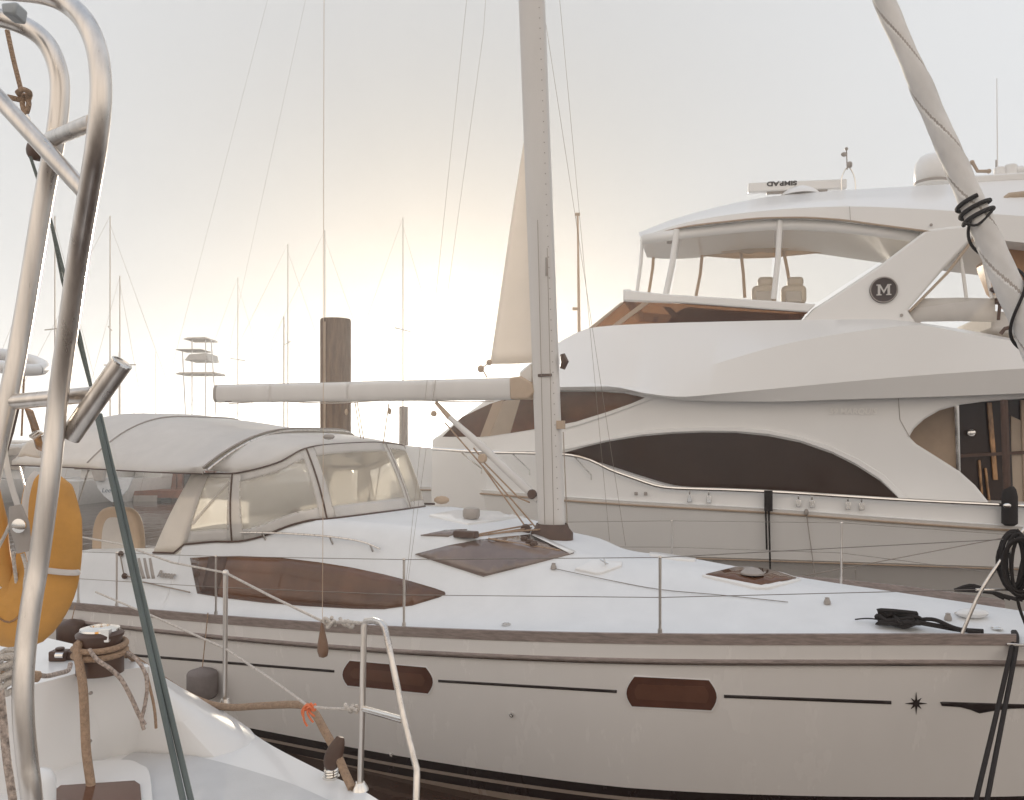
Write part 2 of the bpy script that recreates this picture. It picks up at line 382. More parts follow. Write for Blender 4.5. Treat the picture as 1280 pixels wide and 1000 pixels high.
h3 = hatch([(877,721),(918,711),(960,712),(1001,726),(960,737),(945,737)], [(882,721),(919,712.5),(958,713.5),(995,726),(951,734)], 'fore_hatch', TINT)
MB().lathe(onto(dbvh, 940, 722, .035), [(.11,0),(.11,.015),(.07,.05),(.03,.06)], 18).build('vent', GREYPL, boat)
hatch([(812,692),(830,694),(870,700.5),(868,702.5),(845,701),(812,695)], None, 'anchor_locker_lid', None)
for (u, v, n) in ((633,781,'fuel_cap'),(1200,768,'fuel_cap'),(1246,786.5,'fuel_cap')):
    MB().lathe(onto(dbvh, u, v, .0), [(.045,0),(.045,.012),(.03,.018),(.02,.012)], 16).build(n, CHROME, boat)
for (u, v) in ((692,711),(1034,755),(1185,775)):
    q = onto(dbvh, u, v, 0); MB().lathe(q, [(.03,0),(.03,.02),(.018,.05),(.022,.055),(.01,.06)], 12).build('deck_eye', GREYPL, boat)
MB().tube(spl([onto(dbvh,692,712,.02), onto(dbvh,760,726,.012), onto(dbvh,825,738,.012), onto(dbvh,900,745,.012), onto(dbvh,985,754,.012)],5), .0035, 6).build('deck_line', WIRE, boat)
q0 = onto(dbvh, 1215, 772, .04); MB().ball(q0, .07, 12, (2,.9,.6)).build('bow_roller_cover', GEL, boat)
# coachroof grab rail
gr = [onto(dbvh, u, v, .06) for u, v in ((306,668),(330,668),(365,669),(415,673),(455,679),(478,688))]
gb = MB().tube(spl(gr, 5), .012, 8)
for u, v in ((332,669),(416,674),(466,683)): gb.tube([onto(dbvh, u, v, .06), onto(dbvh, u, v+6, 0)], .012, 6)
gb.build('grab_rail', STEEL, boat)
# side vents and maker's lettering on the coaming
for k in range(3):
    vb = MB(); patch_on(dbvh, [(172+k*7,698),(175+k*7,697.5),(179+k*6.5,713),(182+k*6,723),(178+k*6,723.5),(175+k*6.5,713)], .004, vb, 6); vb.build('vent_slot', GREYPL, boat, solid=.006)
tl = dbvh.ray_cast(CAM, Vector(((209.5-640)/F, 1, -(719-HZ)/F)).normalized()); tn_ = tl[1] if tl[1].dot(CAM-tl[0]) > 0 else -tl[1]
tx = (S.d - tn_*S.d.dot(tn_)).normalized(); text_obj('Banner', 'lettering', .115, tl[0]+tn_*.022, tx, tn_.cross(tx), GREYPL, boat, bold=.003, shear=.25, width=.9)

# mast
RAKE = .0415
def mz(z): return -RAKE*(z-2.2)                                       # the mast leans aft
mrows = []
prof = [(math.cos(a), math.sin(a)) for a in [2*math.pi*k/28 for k in range(28)]]
def mring(z, sc=1):
    r = []
    for c, q in prof:
        e = 2.6; cx = math.copysign(abs(c)**(2/e), c); qx = math.copysign(abs(q)**(2/e), q)
        r.append(S.w(mz(z)+cx*.152*sc, qx*.095*sc, z))
    return r + [r[0]]
mb = MB().loft([mring(z) for z in (2.15,4,8,13,18.5)], caps=False)
mb.mat(1)
for z in np.arange(2.5, 9.5, .115):
    mb.lathe(S.w(mz(z)+.118, -.0675, z), [(.008,0),(.006,.006)], 6, -S.n)
mast = mb.build('mast', [ALU, GREYPL], boat, smooth=50)
zm = deck_z(0, 0)
MB().loft([[S.w(c*.24*k, q*.2*k, z) for c, q in prof+[prof[0]]] for k, z in ((1,zm-.08),(1,zm+.05),(.82,zm+.10),(.74,zm+.15))], caps=False).build('mast_collar', DKBROWN, boat)
MB().box(S.px(681,469,-.1), .16, .02, .03, (S.d, S.n, Vector((0,0,1)))).build('mast_bracket', DKBROWN, mast)
MB().tube([S.px(703,443,0), S.px(706,452,0), S.px(703,461,0)], [.03,.045,.03], 10).build('winch_handle_pocket', DKBROWN, mast)
MB().box(S.px(701,531,-.04), .08, .06, .09, (S.d, S.n, Vector((0,0,1)))).build('mast_cleat', TAN, mast)
for du, v0, v1 in ((672,275,655),(684,310,660)):
    MB().tube([S.px(du, v0, -.115), S.px(du+9*(v1-v0)/380, v1, -.13)], .0035, 6).build('halyard', WIRE, mast)
MB().tube([S.px(704,540,-.02), S.px(709,655,-.1)], .006, 6).build('halyard', WIRE, mast)
MB().tube([S.px(683,345,-.12), S.px(683,322,-.12)], .012, 6).build('mast_slot', GREYPL, mast)
# boom
ba, bb_ = S.px(641,486.5,0), S.px(273,492.5,0)
ra, rb = .123, .118
def bring(c, r):
    o = []
    for cc, q in prof:
        e = 3.2; cx = math.copysign(abs(cc)**(2/e), cc); qx = math.copysign(abs(q)**(2/e), q); o.append(c + S.n*(cx*r*.62) + Vector((0,0,qx*r)))
    return o + [o[0]]
boom = MB().loft([bring(ba.lerp(bb_, k), ra+(rb-ra)*k) for k in (0,.25,.5,.75,.985,1)], caps=True).build('boom', ALU, boat, smooth=50)
MB().loft([bring(bb_+S.d*.03, .121), bring(bb_-S.d*.03, .115), bring(bb_-S.d*.05,.08)], caps=True).build('end_cap', GREYPL, boom)
MB().prism(S.poly([(268,481),(277,483),(273,488),(277,496),(268,490)], .02), S.n*.05).build('outhaul_block', TAN, boom, bevel=.01)
MB().box(S.px(287,500,-.03), .12,.05,.05, (S.d,S.n,Vector((0,0,1)))).build('block', DKBROWN, boom)
MB().prism(S.poly([(636,472),(650,470),(664,478),(668,490),(660,499),(637,499)], -.08), S.n*.16).build('gooseneck', TAN, boat, bevel=.02)
for k in (.22, .5, .78):
    c_ = ba.lerp(bb_, k); MB().loft([bring(c_ + S.d*q, ra+(rb-ra)*k+.004) for q in (-.02,.02)], caps=True).build('strap', CANVAS, boom)
MB().tube([ba.lerp(bb_, k)-Vector((0,0,.125+.015*math.sin(k*14))) - S.n*.03 for k in np.linspace(.05,.95,24)], .007, 6).build('reef_line', ROPEW, boom)
MB().tube([ba+Vector((0,0,.122)), bb_+Vector((0,0,.117))], .008, 6).build('sail_track', GREYPL, boom)
# in-mast sail showing behind the mast
sp = [S.px(u, v, .02) for u, v in ((655.5,172),(641,262),(626,365),(612.5,455))]
mpx = [S.px(u, v, .0) for u, v in ((664,172),(668,262),(672,365),(676,452))]
rows = []
for k in np.linspace(0,1,9): rows.append([a.lerp(b, k)+S.n*(.10*math.sin(math.pi*k)*(i/3)) for i, (a, b) in enumerate(zip(sp, mpx))])
sail = MB().loft([spl(r, 4) for r in rows]).build('mainsail', SAIL, boat, smooth=60, solid=.006)
MB().prism(S.poly([(650,466),(664,454),(664,478),(648,476)], -.05), S.n*.1).build('sail_tack', CANVAS, boat, bevel=.01)
MB().ball(S.px(611.5,453,.02), .035, 10).build('clew_ring', TAN, sail)
MB().ball(S.px(601,461,.02), .04, 10, (1,.5,1.1)).tube([S.px(611,454,.02), S.px(602,460,.02), S.px(609,472,.02)], .008, 6).build('outhaul_block', TAN, sail)
# vang strut with tackle
MB().tube([S.px(560,520,0), S.px(600,556,0), S.px(650,603,0), S.px(673,625,0)], [.03,.045,.05,.045], 12).build('vang', ALU, boat)
MB().tube([S.px(545,503,0), S.px(562,522,0)], [.022,.034], 10).build('vang_tip', TAN, boat)
for k, ln in enumerate(([(556,528),(601,580),(661,664)], [(604,577),(648,622),(662,628)], [(603,582),(672,662)], [(592,560),(604,575)])):
    MB().tube([S.px(u, v, -.05) for u, v in ln], .009, 6).build('vang_line', ROPEB, boat)
for u, v, r in ((602,573,.055),(664,618,.055),(541,517,.035),(656,662,.06)):
    MB().lathe(S.px(u,v,-.07), [(r*.8,0),(r,.01),(r*.7,.02),(r,.035),(r*.8,.045)], 14, S.n).build('block', TAN if u < 650 else DKBROWN, boat)
# lines led aft over the roof and clutches
for a, b, z in (((664,661),(598,671),.05),((664,664),(590,674),.04),((690,672),(610,671),.10),((700,690),(610,676),.02)):
    mid = onto(dbvh, (a[0]+b[0])/2, (a[1]+b[1])/2-1, z*.6)
    MB().tube(spl([onto(dbvh, *a, z), mid, onto(dbvh, *b, .03)], 6), .010, 6).build('control_line', ROPEB, boat)
q = onto(dbvh, 583, 672, .05); MB().box(q, .26,.1,.07,(S.d,S.n,Vector((0,0,1)))).build('clutch', DKBROWN, boat, bevel=.012)
for u, v in ((655,677),(662,680),(667,683)): MB().ball(onto(dbvh,u,v,.03), .035, 8, (1.3,.7,.8)).build('deck_block', DKBROWN, boat)
# shrouds, backstay, lifelines
mtop = lambda z: S.w(mz(z), 0, z)
MB().tube([onto(dbvh,506,744,0), S.px(541,535,-1.2) if False else mtop(13)+S.n*-.1], .002, 5).build('shroud', WIRE, boat)
MB().tube([onto(dbvh,505,762,0), S.w(mz(7)-.1,-1.0,7.4), mtop(13.5)], .0018, 5).build('shroud', WIRE, boat)
for (u, v, z) in ((762,676,14),(782,682,9.2)):
    p = S.px(u, v, 1.55); MB().tube([p, mtop(z)], .0026, 5).build('shroud', WIRE, boat)
MB().tube([S.w(-7.1,0,1.3), mtop(18.4)], .0013, 5).build('backstay', WIRE, boat)
MB().tube([S.px(276,483,0), mtop(18.3)], .0012, 5).build('topping_lift', WIRE, boat)
for a, b in (((404,548),(413,670)),((466,500),(403,560)),((440,508),(470,616))): pass
tops = []
for side, lst in ((-1, [(98,652,757),(146,678,760),(270,683,769.5),(505,684,781),(825,680,789.5)]), (1, [(601,640,0),(840,645,0),(1052,650,0)])):
    tp_, md_ = [], []
    for (u, v, vb_) in lst:
        t = -1
        for _ in range(12):                                           # stand on the toe rail at this bearing
            k = (u-640)/F; s = (k*(S.o.y+S.n.y*t)-S.o.x-S.n.x*t)/(S.d.x-k*S.d.y); t = side*(beam(s)-.03)
        base = S.w(s, t, zd(s)+.04); top = base + Vector((0,0,.66)); 
        sb = MB().tube([base, top], .0125, 8).ball(top, .016, 8); sb.tube([base-Vector((0,0,.03)), base+Vector((0,0,.07))], .02, 8)
        sb.build('stanchion', STEEL, boat); tp_.append(top); md_.append(base.lerp(top, .5))
    if side == -1: nearline = (tp_, md_)
    else: farline = (tp_, md_)
# pulpit
pf = lambda s, t, dz: S.w(s, t, zd(s)+dz)
def pulpit(side):
    q = [pf(3.95,-.93,.0), S.px(1226,739,-.88), S.px(1262,686,-.8), S.px(1280,662,-.75), S.px(1300,646,-.68), pf(4.95,-.52,.97), pf(5.5,-.24,1.0), pf(5.68,0,1.0)]
    if side > 0: q = [pf(4.75,.6,0), pf(4.85,.58,.5), pf(5.0,.5,.9), pf(5.2,.4,.97), pf(5.5,.24,1.0), pf(5.68,0,1.0)]
    return q
pb = MB().tube(spl(pulpit(-1),6), .0145, 10).tube(spl(pulpit(1),6), .0145, 10)
pb.tube([S.px(1220,737,-.88), S.px(1300,738,-.66), pf(5.3,-.3,.45), pf(5.6,-.1,.46)], .011, 8)
pb.tube([pf(4.95,-.42,0), pf(5.05,-.46,.46), pf(5.1,-.44,.98)], .0125, 8)
pb.build('pulpit', STEEL, boat)
for (tp_, md_), side in ((nearline,-1),(farline,1)):
    MB().tube(tp_ + [S.px(1256,674,-.8) if side < 0 else pf(4.9,.56,.72)], .0035, 5).build('lifeline', WIRE, boat)
    MB().tube(md_ + [S.px(1222,737,-.88) if side < 0 else pf(4.8,.59,.33)], .0035, 5).build('lifeline', WIRE, boat)

def bz(s, x):
    cr = 3.39 + .17*sm(-3.6,-5.6,s) + .12*sm(-5.6,-6.5,s) - .12*sm(-6.6,-7.4,s); ed = 2.93 + .04*sm(-4,-7,s)
    return ed + (cr-ed)*(1-abs(x)**(2.3 if x < 0 else 8))
# dodger
Q = [(-4.84,-1.27,1.9,-4.17,-1.25,2.86),(-3.46,-1.28,2.2,-3.5,-1.25,2.87),(-2.75,-1.2,2.3,-2.9,-1.17,3.0),(-2.32,-.98,2.42,-2.64,-.97,3.17),(-2.2,-.3,2.44,-2.6,-.3,3.22),(-2.2,.5,2.44,-2.6,.49,3.22),(-2.4,1.05,2.4,-2.68,1.0,3.14),(-3.46,1.28,2.2,-3.5,1.25,2.87),(-4.84,1.27,1.9,-4.17,1.25,2.86)]
def qpt(q, w):
    i = min(int(q), len(Q)-2); pts = [Vector(Q[min(max(i+k,0),len(Q)-1)]) for k in (-1,0,1,2)]; pass
    # catmull in 6-D
    t = q-i; g = [Q[min(max(i+k,0),len(Q)-1)] for k in (-1,0,1,2)]; o = []
    for a in range(6):
        p0,p1,p2,p3 = (x[a] for x in g)
        if i in (0, len(Q)-2): o.append(p1+(p2-p1)*t)
        else: o.append(.5*(2*p1+(p2-p0)*t+(2*p0-5*p1+4*p2-p3)*t*t+(3*p1-p0-3*p2+p3)*t**3))
    bs = S.w(o[0],o[1],max(deck_z(o[0],o[1])-.01, o[2]-.3 if o[0] < -4.2 else 0)); tp = S.w(o[3],o[4],o[5])
    r = bs.lerp(tp, w); bul = .03*math.sin(math.pi*w); return r + (S.d*bul if 2.5 < q < 6 else S.n*(bul*(-1 if q < 4 else 1)))
def qpatch(mb, q0, q1, w0, w1, n=8, m=6):
    return mb.loft([[qpt(q0+(q1-q0)*i/n, w0+(w1-w0)*j/m) for i in range(n+1)] for j in range(m+1)])
dodger = MB(); wins = []
for q0, q1, (a, b, c, d) in ((0,1,(.44,.93,.20,.93)),(1,3,(.085,.905,.18,.86)),(3,5,(.085,.93,.18,.86)),(5,6,(.06,.9,.12,.90)),(6,7,(.08,.92,.15,.90)),(7,8,(.2,.8,.2,.93))):
    A, B = q0+(q1-q0)*a, q0+(q1-q0)*b
    qpatch(dodger, q0, A, 0, 1, 3, 8); qpatch(dodger, B, q1, 0, 1, 3, 8); qpatch(dodger, A, B, 0, c, 10, 3); qpatch(dodger, A, B, d, 1, 10, 3)
    wins.append((A, B, c, d))
# roof of the dodger
rows = []
for i in range(8):
    k = i/7; row = []
    for j in range(25):
        q = 1+6*j/24; t = qpt(q, 1); s0_, t0_, z0_ = S.loc(t)
        x = -1.25+2.5*j/24; aft = S.w(-4.17, x*1.14, bz(-3.9, x*1.14/1.5)-.03)
        if j in (0, 24): row.append(t.lerp(aft, k))
        else: row.append(t.lerp(aft, k)+Vector((0,0,.03*math.sin(math.pi*k))))
    rows.append(row)
dodger.loft(rows)
dg = dodger.build('dodger', CANVAS, boat, smooth=60, solid=.008)
for (A, B, c, d) in wins:
    qpatch(MB(), A-.02, B+.02, c-.015, d+.015, 10, 8).build('clear_window', VINYL, dg, smooth=60, solid=.003)
for q in (1, 3, 5, 6): MB().tube([qpt(q-.02, w)+S.n*-.006+S.d*.004 for w in np.linspace(.02,.99,8)], .011, 6).build('zip_seam', DKBROWN if q < 5 else GREYPL, dg)
MB().tube([qpt(q, .985)+Vector((0,0,.006))-S.n*.008 for q in np.linspace(0,7.9,60)], .009, 6).build('piping', DKBROWN, dg)
MB().tube([qpt(q, .02)+S.d*.01-S.n*.008 for q in np.linspace(0,7.9,60)], .012, 6).build('piping', DKBROWN, dg)
# diagonal strap across the small side window
MB().tube([qpt(.45,.30)-S.n*.006, qpt(.93,.86)-S.n*.006], .02, 6, flat=.3).build('strap', CANVAS, dg)
# teak handrail at the foot of the dodger
MB().tube([onto(dbvh,u,v,.07) for u, v in ((366,650),(392,647),(425,642),(470,636))], [.05,.032,.028,.024], 8).build('handrail', DKBROWN, boat)
MB().tube([onto(dbvh,u,v,.03) for u, v in ((476,635),(515,632),(543,631))], .014, 8).build('handrail', DKBROWN, boat)
MB().ball(S.px(552,625,1.0), .07, 10, (1.5,.8,.8)).build('handrail_end', TAN, boat)
MB().ball(onto(dbvh,462,628,.05), .04, 8, (.8,.8,2.2)).build('mainsheet_block', DKBROWN, boat)
for a, b in (((441,545),(463,618)),((450,545),(468,618)),((486,505),(469,620))):
    pa = S.px(a[0],a[1], -.15 if a[1] > 510 else 0); pb2 = onto(dbvh, b[0], 626, .08); 
    MB().tube([S.px(445+ (a[0]-445)*.3, 503, 0) if a[1] > 510 else pa, pb2], .007, 6).build('mainsheet', ROPEB, boat)
for u, v in ((433,515),(487,514)): MB().ball(S.px(u,v,0), .035, 8, (.7,.6,1.2)).build('boom_block', TAN, boat)

# bimini
brow = []
HOOP = (-7.3,-5.75,-3.72)
for s in np.linspace(-7.3,-3.72,31):
    sag = 0
    for a, b in zip(HOOP[:-1], HOOP[1:]):
        if a <= s <= b: sag = -.05*math.sin(math.pi*(s-a)/(b-a))
    row = [S.w(s, -1.5, bz(s,1)-.07)]
    for x in np.linspace(-1,1,33): row.append(S.w(s+.10*(1-x*x)*sm(-4.6,-3.72,s), 1.5*x, bz(s,x)+sag*(1-abs(x)*.3)+(.03*math.sin(math.pi*(s+7.3)/1.55) if abs(x)==1 else 0)))
    row.append(S.w(s, 1.5, bz(s,1)-.07)); brow.append(row)
bim = MB().loft(brow).build('bimini', CANVAS, boat, smooth=60, solid=.006)
for s in HOOP:
    MB().tube([S.w(s+.10*(1-x*x)*sm(-4.6,-3.72,s), 1.5*x, bz(s,x)+.008) for x in np.linspace(-1,1,33)], .010, 6).build('piping', GREYPL, bim)
    MB().tube([S.w(s+.05+.10*(1-x*x)*sm(-4.6,-3.72,s), 1.47*x, bz(s,x)-.02) for x in np.linspace(-1,1,33)], .014, 8).build('hoop', STEEL, bim)
MB().tube([S.w(s,-1.51,bz(s,1)-.065) for s in np.linspace(-7.3,-3.72,20)], .008, 6).build('piping', DKBROWN, bim)
for s, s2 in ((-5.75,-6.3),(-7.2,-6.6)):
    for side in (-1,1): MB().tube([S.w(s,side*1.47,bz(s,1)-.04), S.w(s2,side*1.5,zd(s2)+.5)], .0125, 8).build('bimini_leg', STEEL, bim)
MB().ball(S.px(411,546,-.8), .05, 8, (1.4,.8,.7)).build('deck_light', GREYPL, bim)
# helm seat
hs = thing  # alias
seat = []
for a in np.linspace(0, math.pi, 17):
    c_ = math.copysign(abs(math.cos(a))**.62, math.cos(a)); seat.append((c_, math.sin(a)**.72))
cen = S.px(143, 690, -.55); ax = Vector((.96,-.28,0))
pl = [cen + ax*(c*.41) + Vector((0,0,q*.63)) for c, q in seat]
MB().prism(pl, Vector((.28,.96,0))*.16).build('helm_seat', TAN, boat, bevel=.05, bseg=4)
pl = [cen + ax*(c*.22) + Vector((0,0,.02+q*.47)) - Vector((.28,.96,0))*.012 for c, q in seat]
MB().prism(pl, Vector((.28,.96,0))*.04).build('helm_cushion', CANVAS, boat, bevel=.015)
# genaker block and lead on the coaming
for u, v in ((154,694),(159,721)): MB().ball(onto(dbvh,u,v,.04), .04, 8, (1,.7,1)).build('lead_block', DKBROWN, boat)
MB().tube([onto(dbvh,154,696,.05), onto(dbvh,158,719,.04), onto(dbvh,180,728,.03), onto(dbvh,240,741,.03)], .008, 6).build('furling_line', WIRE, boat)
# forestay with furled jib
fa, fb = pf(5.38, 0, .12), mtop(18.3)
fp = []; rr = []; N = 260
fbm = MB(); seg = 60; vs = []; fs = []
axd = (fb-fa).normalized(); fu = axd.cross(S.n).normalized(); fv = axd.cross(fu); LEN = (fb-fa).length
ZN = 700
for i in range(ZN+1):
    d = .35 + i/ZN*11.5; base = fa + axd*d; rad = .137 - .009*d + .004*math.sin(d*9)
    for k in range(seg):
        a = 2*math.pi*k/seg; ph = 2*a + d*7.5 + .6*math.sin(d*1.7)
        r = rad*(1 + .12*(((ph/(2*math.pi)) % 1)-.5) + .012*math.sin(3*ph+d*2))
        vs.append(base + fu*(r*math.cos(a)) + fv*(r*math.sin(a)))
fs = [(i*seg+k, i*seg+(k+1)%seg, (i+1)*seg+(k+1)%seg, (i+1)*seg+k) for i in range(ZN) for k in range(seg)]
FURL = mat('furled_sail_cloth', (.80,.785,.76), .85, var=.12, scale=3.5, bump=.35, bscale=7, stretch=(1,1,.6), trans=(.15,(.8,.66,.52)))
jb = MB().add(vs, fs)
jb.m = [1 if ((4*math.pi*k/seg + (.35+i/ZN*11.5)*7.5 + .6*math.sin((.35+i/ZN*11.5)*1.7))/(2*math.pi)) % 1 < .07 else 0 for i in range(ZN) for k in range(seg)]
jb.build('furled_jib', [FURL, mat('sun_cover_edge', (.44,.39,.35), .85, var=.15)], boat, smooth=28)
MB().tube([fa-axd*.1, fb], .008, 6).build('forestay', WIRE, boat)
MB().lathe(fa+axd*.12, [(.07,0),(.1,.02),(.06,.06),(.06,.12),(.1,.15),(.07,.18)], 18, axd).build('furler_drum', GREYPL, boat)
JIB = (fa, axd, fu, fv)
def jp(d, a, r): return fa + axd*d + fu*(r*math.cos(a)) + fv*(r*math.sin(a))

# ================================================================== MOTOR YACHT
Y = Frame(.87, 13.1, R(13.6)); W = 4.8
yacht = thing('motor_yacht', Y.w(2.5, 2.6, 0), 'large white flybridge motor yacht with smoked eye window and round emblem', 'yacht')
def resamp(pts, us):
    f = pchip([p[0] for p in pts], [p[1] for p in pts]); return [(u, f(u)) for u in us]
def ycurve(pts, t, us, taper=None):
    out = []
    for u, v in resamp(pts, us): out.append(Y.px(u, v, t))
    return out
def mirror(pts): 
    o = []
    for p in pts:
        s, t, z = Y.loc(p); o.append(Y.w(s, W-t, z))
    return o
def body(curves, name, m, parent, smooth=30, bevel=0, caps=True):
    rows = curves + [mirror(c) for c in reversed(curves)]
    return MB().loft(rows, closed=True, caps=caps).build(name, m, parent, smooth=smooth, bevel=bevel)
B = pchip([-3.6,-3.2,-2.6,-1.9,-1,0,1,8.6], [.03,.6,1.2,1.7,2.1,2.34,2.4,2.4])
zr = lambda s: 2.40 - .045*s + (.03*max(0,-s))                        # sheer (rub rail) height
_zr = {}
rubpx = [(540,611.5),(640,619),(710,625),(800,631),(960,640),(1120,652),(1280,663),(1400,671)]
_f = pchip([p[0] for p in rubpx], [p[1] for p in rubpx])
def zsheer(s):
    p = Y.w(s, W/2-B(s), 0); u = 640+p.x/p.y*F; return H-(_f(u)-HZ)/F*p.y
bulpx = pchip([460,520,600,705,730,760,800,850,900,960,1130,1290,1400], [553,558,564,570.5,575,584,597,610,613,616,628,634,638])
def zbul(s):
    p = Y.w(s, W/2-B(s)+.03, 0); u = 640+p.x/p.y*F; return H-(bulpx(u)-HZ)/F*p.y
ssy = list(np.linspace(-3.6, 8.6, 90))
def yrow(fz, off, fl=1): return [Y.w(s, W/2-max(B(s)*fl-off,.01), fz(s)) for s in ssy]
rows = [yrow(lambda s: -.4, .3, .62), yrow(lambda s: 0, .2, .72), yrow(lambda s: .7, .12, .84), yrow(lambda s: 1.40, .04, .94), yrow(lambda s: 1.47, .0, .955), yrow(zsheer, .0, 1), yrow(lambda s: zsheer(s)+.05, -.02, 1), yrow(lambda s: zsheer(s)+.06, .02, 1), yrow(lambda s: max(zbul(s), zsheer(s)+.08), .05, 1)]
yh = body(rows, 'hull', YGEL, yacht, smooth=30)
MB().tube([Y.w(s, W/2-B(s)-.012, zsheer(s)-.012) for s in ssy[2:]], .018, 6).build('rub_rail', TANWALL, yacht)
MB().tube([Y.w(s, W/2-B(s)*.955-.004, 1.44) for s in ssy[2:]], .012, 6).build('spray_rail', TANWALL, yacht)
# boarding step outline on the hull
MB().tube([Y.px(1008,642,-.03), Y.px(1019,722,.06), Y.px(1070,726,.05), Y.px(1069,712,.03)], .007, 6).tube([Y.px(1018,722,.05), Y.px(1070,727,.05)], .018, 6).build('step_frame', GREYPL, yacht)
MB().ball(Y.px(1008,640,-.05), .035, 8, (1,1,1.4)).build('step_cleat', GREYPL, yacht)
# superstructure
prof_ss = [(538,575),(540,549),(548,544),(577,521),(640,476),(660,472),(800,484),(1000,470),(1290,452),(1290,497),(1245,500),(1200,506),(1175,513),(1156,524),(1143,536),(1137,546),(1146,555),(1170,570),(1200,589),(1220,607),(1236,627),(1241,650),(1241,664),(538,640)]
TS = .5
MB().prism(Y.poly(prof_ss, TS), Y.n*(W-2*TS)).build('superstructure', YGEL, yacht, smooth=30, bevel=.035, bseg=3)
def ypan(pts, t, th, name, m, par=None, bevel=0, both=True, th2=None):
    mb_ = MB().prism(Y.poly(pts, t), Y.n*th)
    return mb_.build(name, m, par or yacht, smooth=30, bevel=bevel)
eye = [(705,566),(730,559),(760,552),(800,545.5),(840,542),(880,540.5),(920,541),(960,545),(1000,553),(1040,567),(1070,582),(1100,601),(1127,626),(1127,640),(860,640),(700,590)]
ypan(eye, TS-.008, .03, 'saloon_window', YTINT)
# moulded brow round the window
def ring(outer, inner, t, th, name, m, bevel=.012):
    return MB().prism(Y.poly(outer + inner[::-1], t), Y.n*th).build(name, m, yacht, smooth=30, bevel=bevel)
inn = [(690,565.5),(730,557.5),(760,550.5),(800,544),(840,540.5),(880,539),(920,539.5),(960,543),(1000,551),(1040,565),(1070,580),(1100,599),(1129,628)]
out = [(690,560),(730,552),(760,546),(800,539),(840,535),(880,533),(920,533.5),(960,537),(1000,545),(1042,559),(1074,574),(1106,594),(1140,628)]
ring(out, inn, TS-.05, .06, 'window_brow', YGEL)
upw = [(553,546),(577,521.5),(612,505),(640,496),(665,491.5),(700,489.5),(750,489.5),(780,491.5),(806,497),(790,504),(760,514.5),(720,527),(690,533),(640,541),(600,546)]
ypan(upw, TS-.006, .03, 'cabin_window', TINT)
ypan([(600,546),(616,504),(630,500),(612,545)], TS-.010, .02, 'window_mullion', TANWALL)
ypan([(612,545),(628,502),(652,494),(638,541)], TS-.0085, .02, 'window_mullion', BCANVAS)
out = [(700,483.5),(750,483),(790,486),(830,494),(815,499),(790,508),(760,519),(720,532),(690,538.5)]
inn = [(700,489),(750,489),(780,491),(807,497),(790,504.5),(760,515),(720,527.5),(690,533.5),(690,533.6)]
ring(out, inn, TS-.03, .04, 'window_brow', YGEL)
# flybridge flank
us = list(np.linspace(650, 1330, 50))
top = [(650,464),(672,447),(700,427),(740,409.5),(800,405),(900,402),(1000,400),(1100,399),(1145,403),(1200,411),(1290,428),(1330,436)]
cre = [(650,474),(672,472),(700,474),(800,484),(840,474),(900,453),(1000,426),(1100,410.5),(1145,406.5),(1200,415),(1290,431),(1330,439)]
bot = [(650,482),(672,484),(760,483),(810,492),(850,496),(900,492),(960,486.5),(1060,477),(1160,468.5),(1290,460),(1330,458)]
und = [(650,487),(672,488),(760,487.5),(820,495.5),(860,500),(960,502),(1060,499),(1160,496),(1290,491),(1330,489)]
body([ycurve(und, .27, us), ycurve(bot, .18, us), ycurve(cre, .30, us), ycurve(top, .95, us)], 'flybridge', YGEL, yacht, smooth=24)
for u, v in ((1046,486),(1243,476)): MB().lathe(Y.px(u, v, .36), [(.05,0),(.05,.012),(.03,.014)], 14, Vector((0,-.6,-.8))).build('downlight', CHROME, yacht)
text_obj('59 MARQUIS', 'lettering', .12, Y.px(1066,514.5,TS-.012), Y.d, Vector((0,0,1)), LETTER, yacht, bold=.003, shear=.15, width=1.0)
MB().tube([Y.px(1123,470,.46),Y.px(1123,498,.495),Y.px(1125,525,.495),Y.px(1137,546,.495)], .005, 5).build('panel_seam', GREYPL, yacht)
# arch
MB().tube([Y.px(1062,258,1.10), Y.px(1063,276,1.08)], .004, 5).build('panel_seam', GREYPL, yacht)
arch = [(1158,287),(1185,283),(1232,280),(1215,299),(1180,336),(1135,388),(1146,404),(1000,404),(1016,386),(1032,376),(1100,331)]
for t in (0, 1): MB().prism(Y.poly(arch, 1.1) if t < 1 else mirror(Y.poly(arch, 1.1)), Y.n*(.28 if t < 1 else -.28)).build('arch', YGEL, yacht, smooth=30, bevel=.04, bseg=3)
ec = Y.px(1104.5,362.5,1.09)
emb = MB().lathe(ec, [(.205,0),(.205,.012),(.19,.02),(.178,.014),(.17,.012)], 40, -Y.n).build('emblem', EMBLEM, yacht)
MB().tube([ec - Y.n*.02 + Y.d*(.192*math.cos(a)) + Vector((0,0,.192*math.sin(a))) for a in np.linspace(0,2*math.pi,41)], .009, 6, cap=False).build('ring', GREYPL, emb)
mm = MB(); eo = ec - Y.n*.02
def mpoly(pts): mm.prism([eo + Y.d*a + Vector((0,0,b)) for a, b in pts], -Y.n*.006)
for k in (-1, 1):
    mpoly([(k*.088,-.085),(k*.088,.085),(k*.052,.085),(k*.052,-.085)])
    mpoly([(k*.052,.085),(k*.052,.035),(0,-.06),(0,-.01)])
    mpoly([(k*.108,-.085),(k*.108,-.068),(k*.0885,-.068),(k*.0885,-.085)]); mpoly([(k*.0515,-.085),(k*.0515,-.068),(k*.032,-.068),(k*.032,-.085)])
    mpoly([(k*.108,.085),(k*.108,.068),(k*.0885,.068),(k*.0885,.085)])
mm.build('lettering', CANVAS, emb, smooth=0)
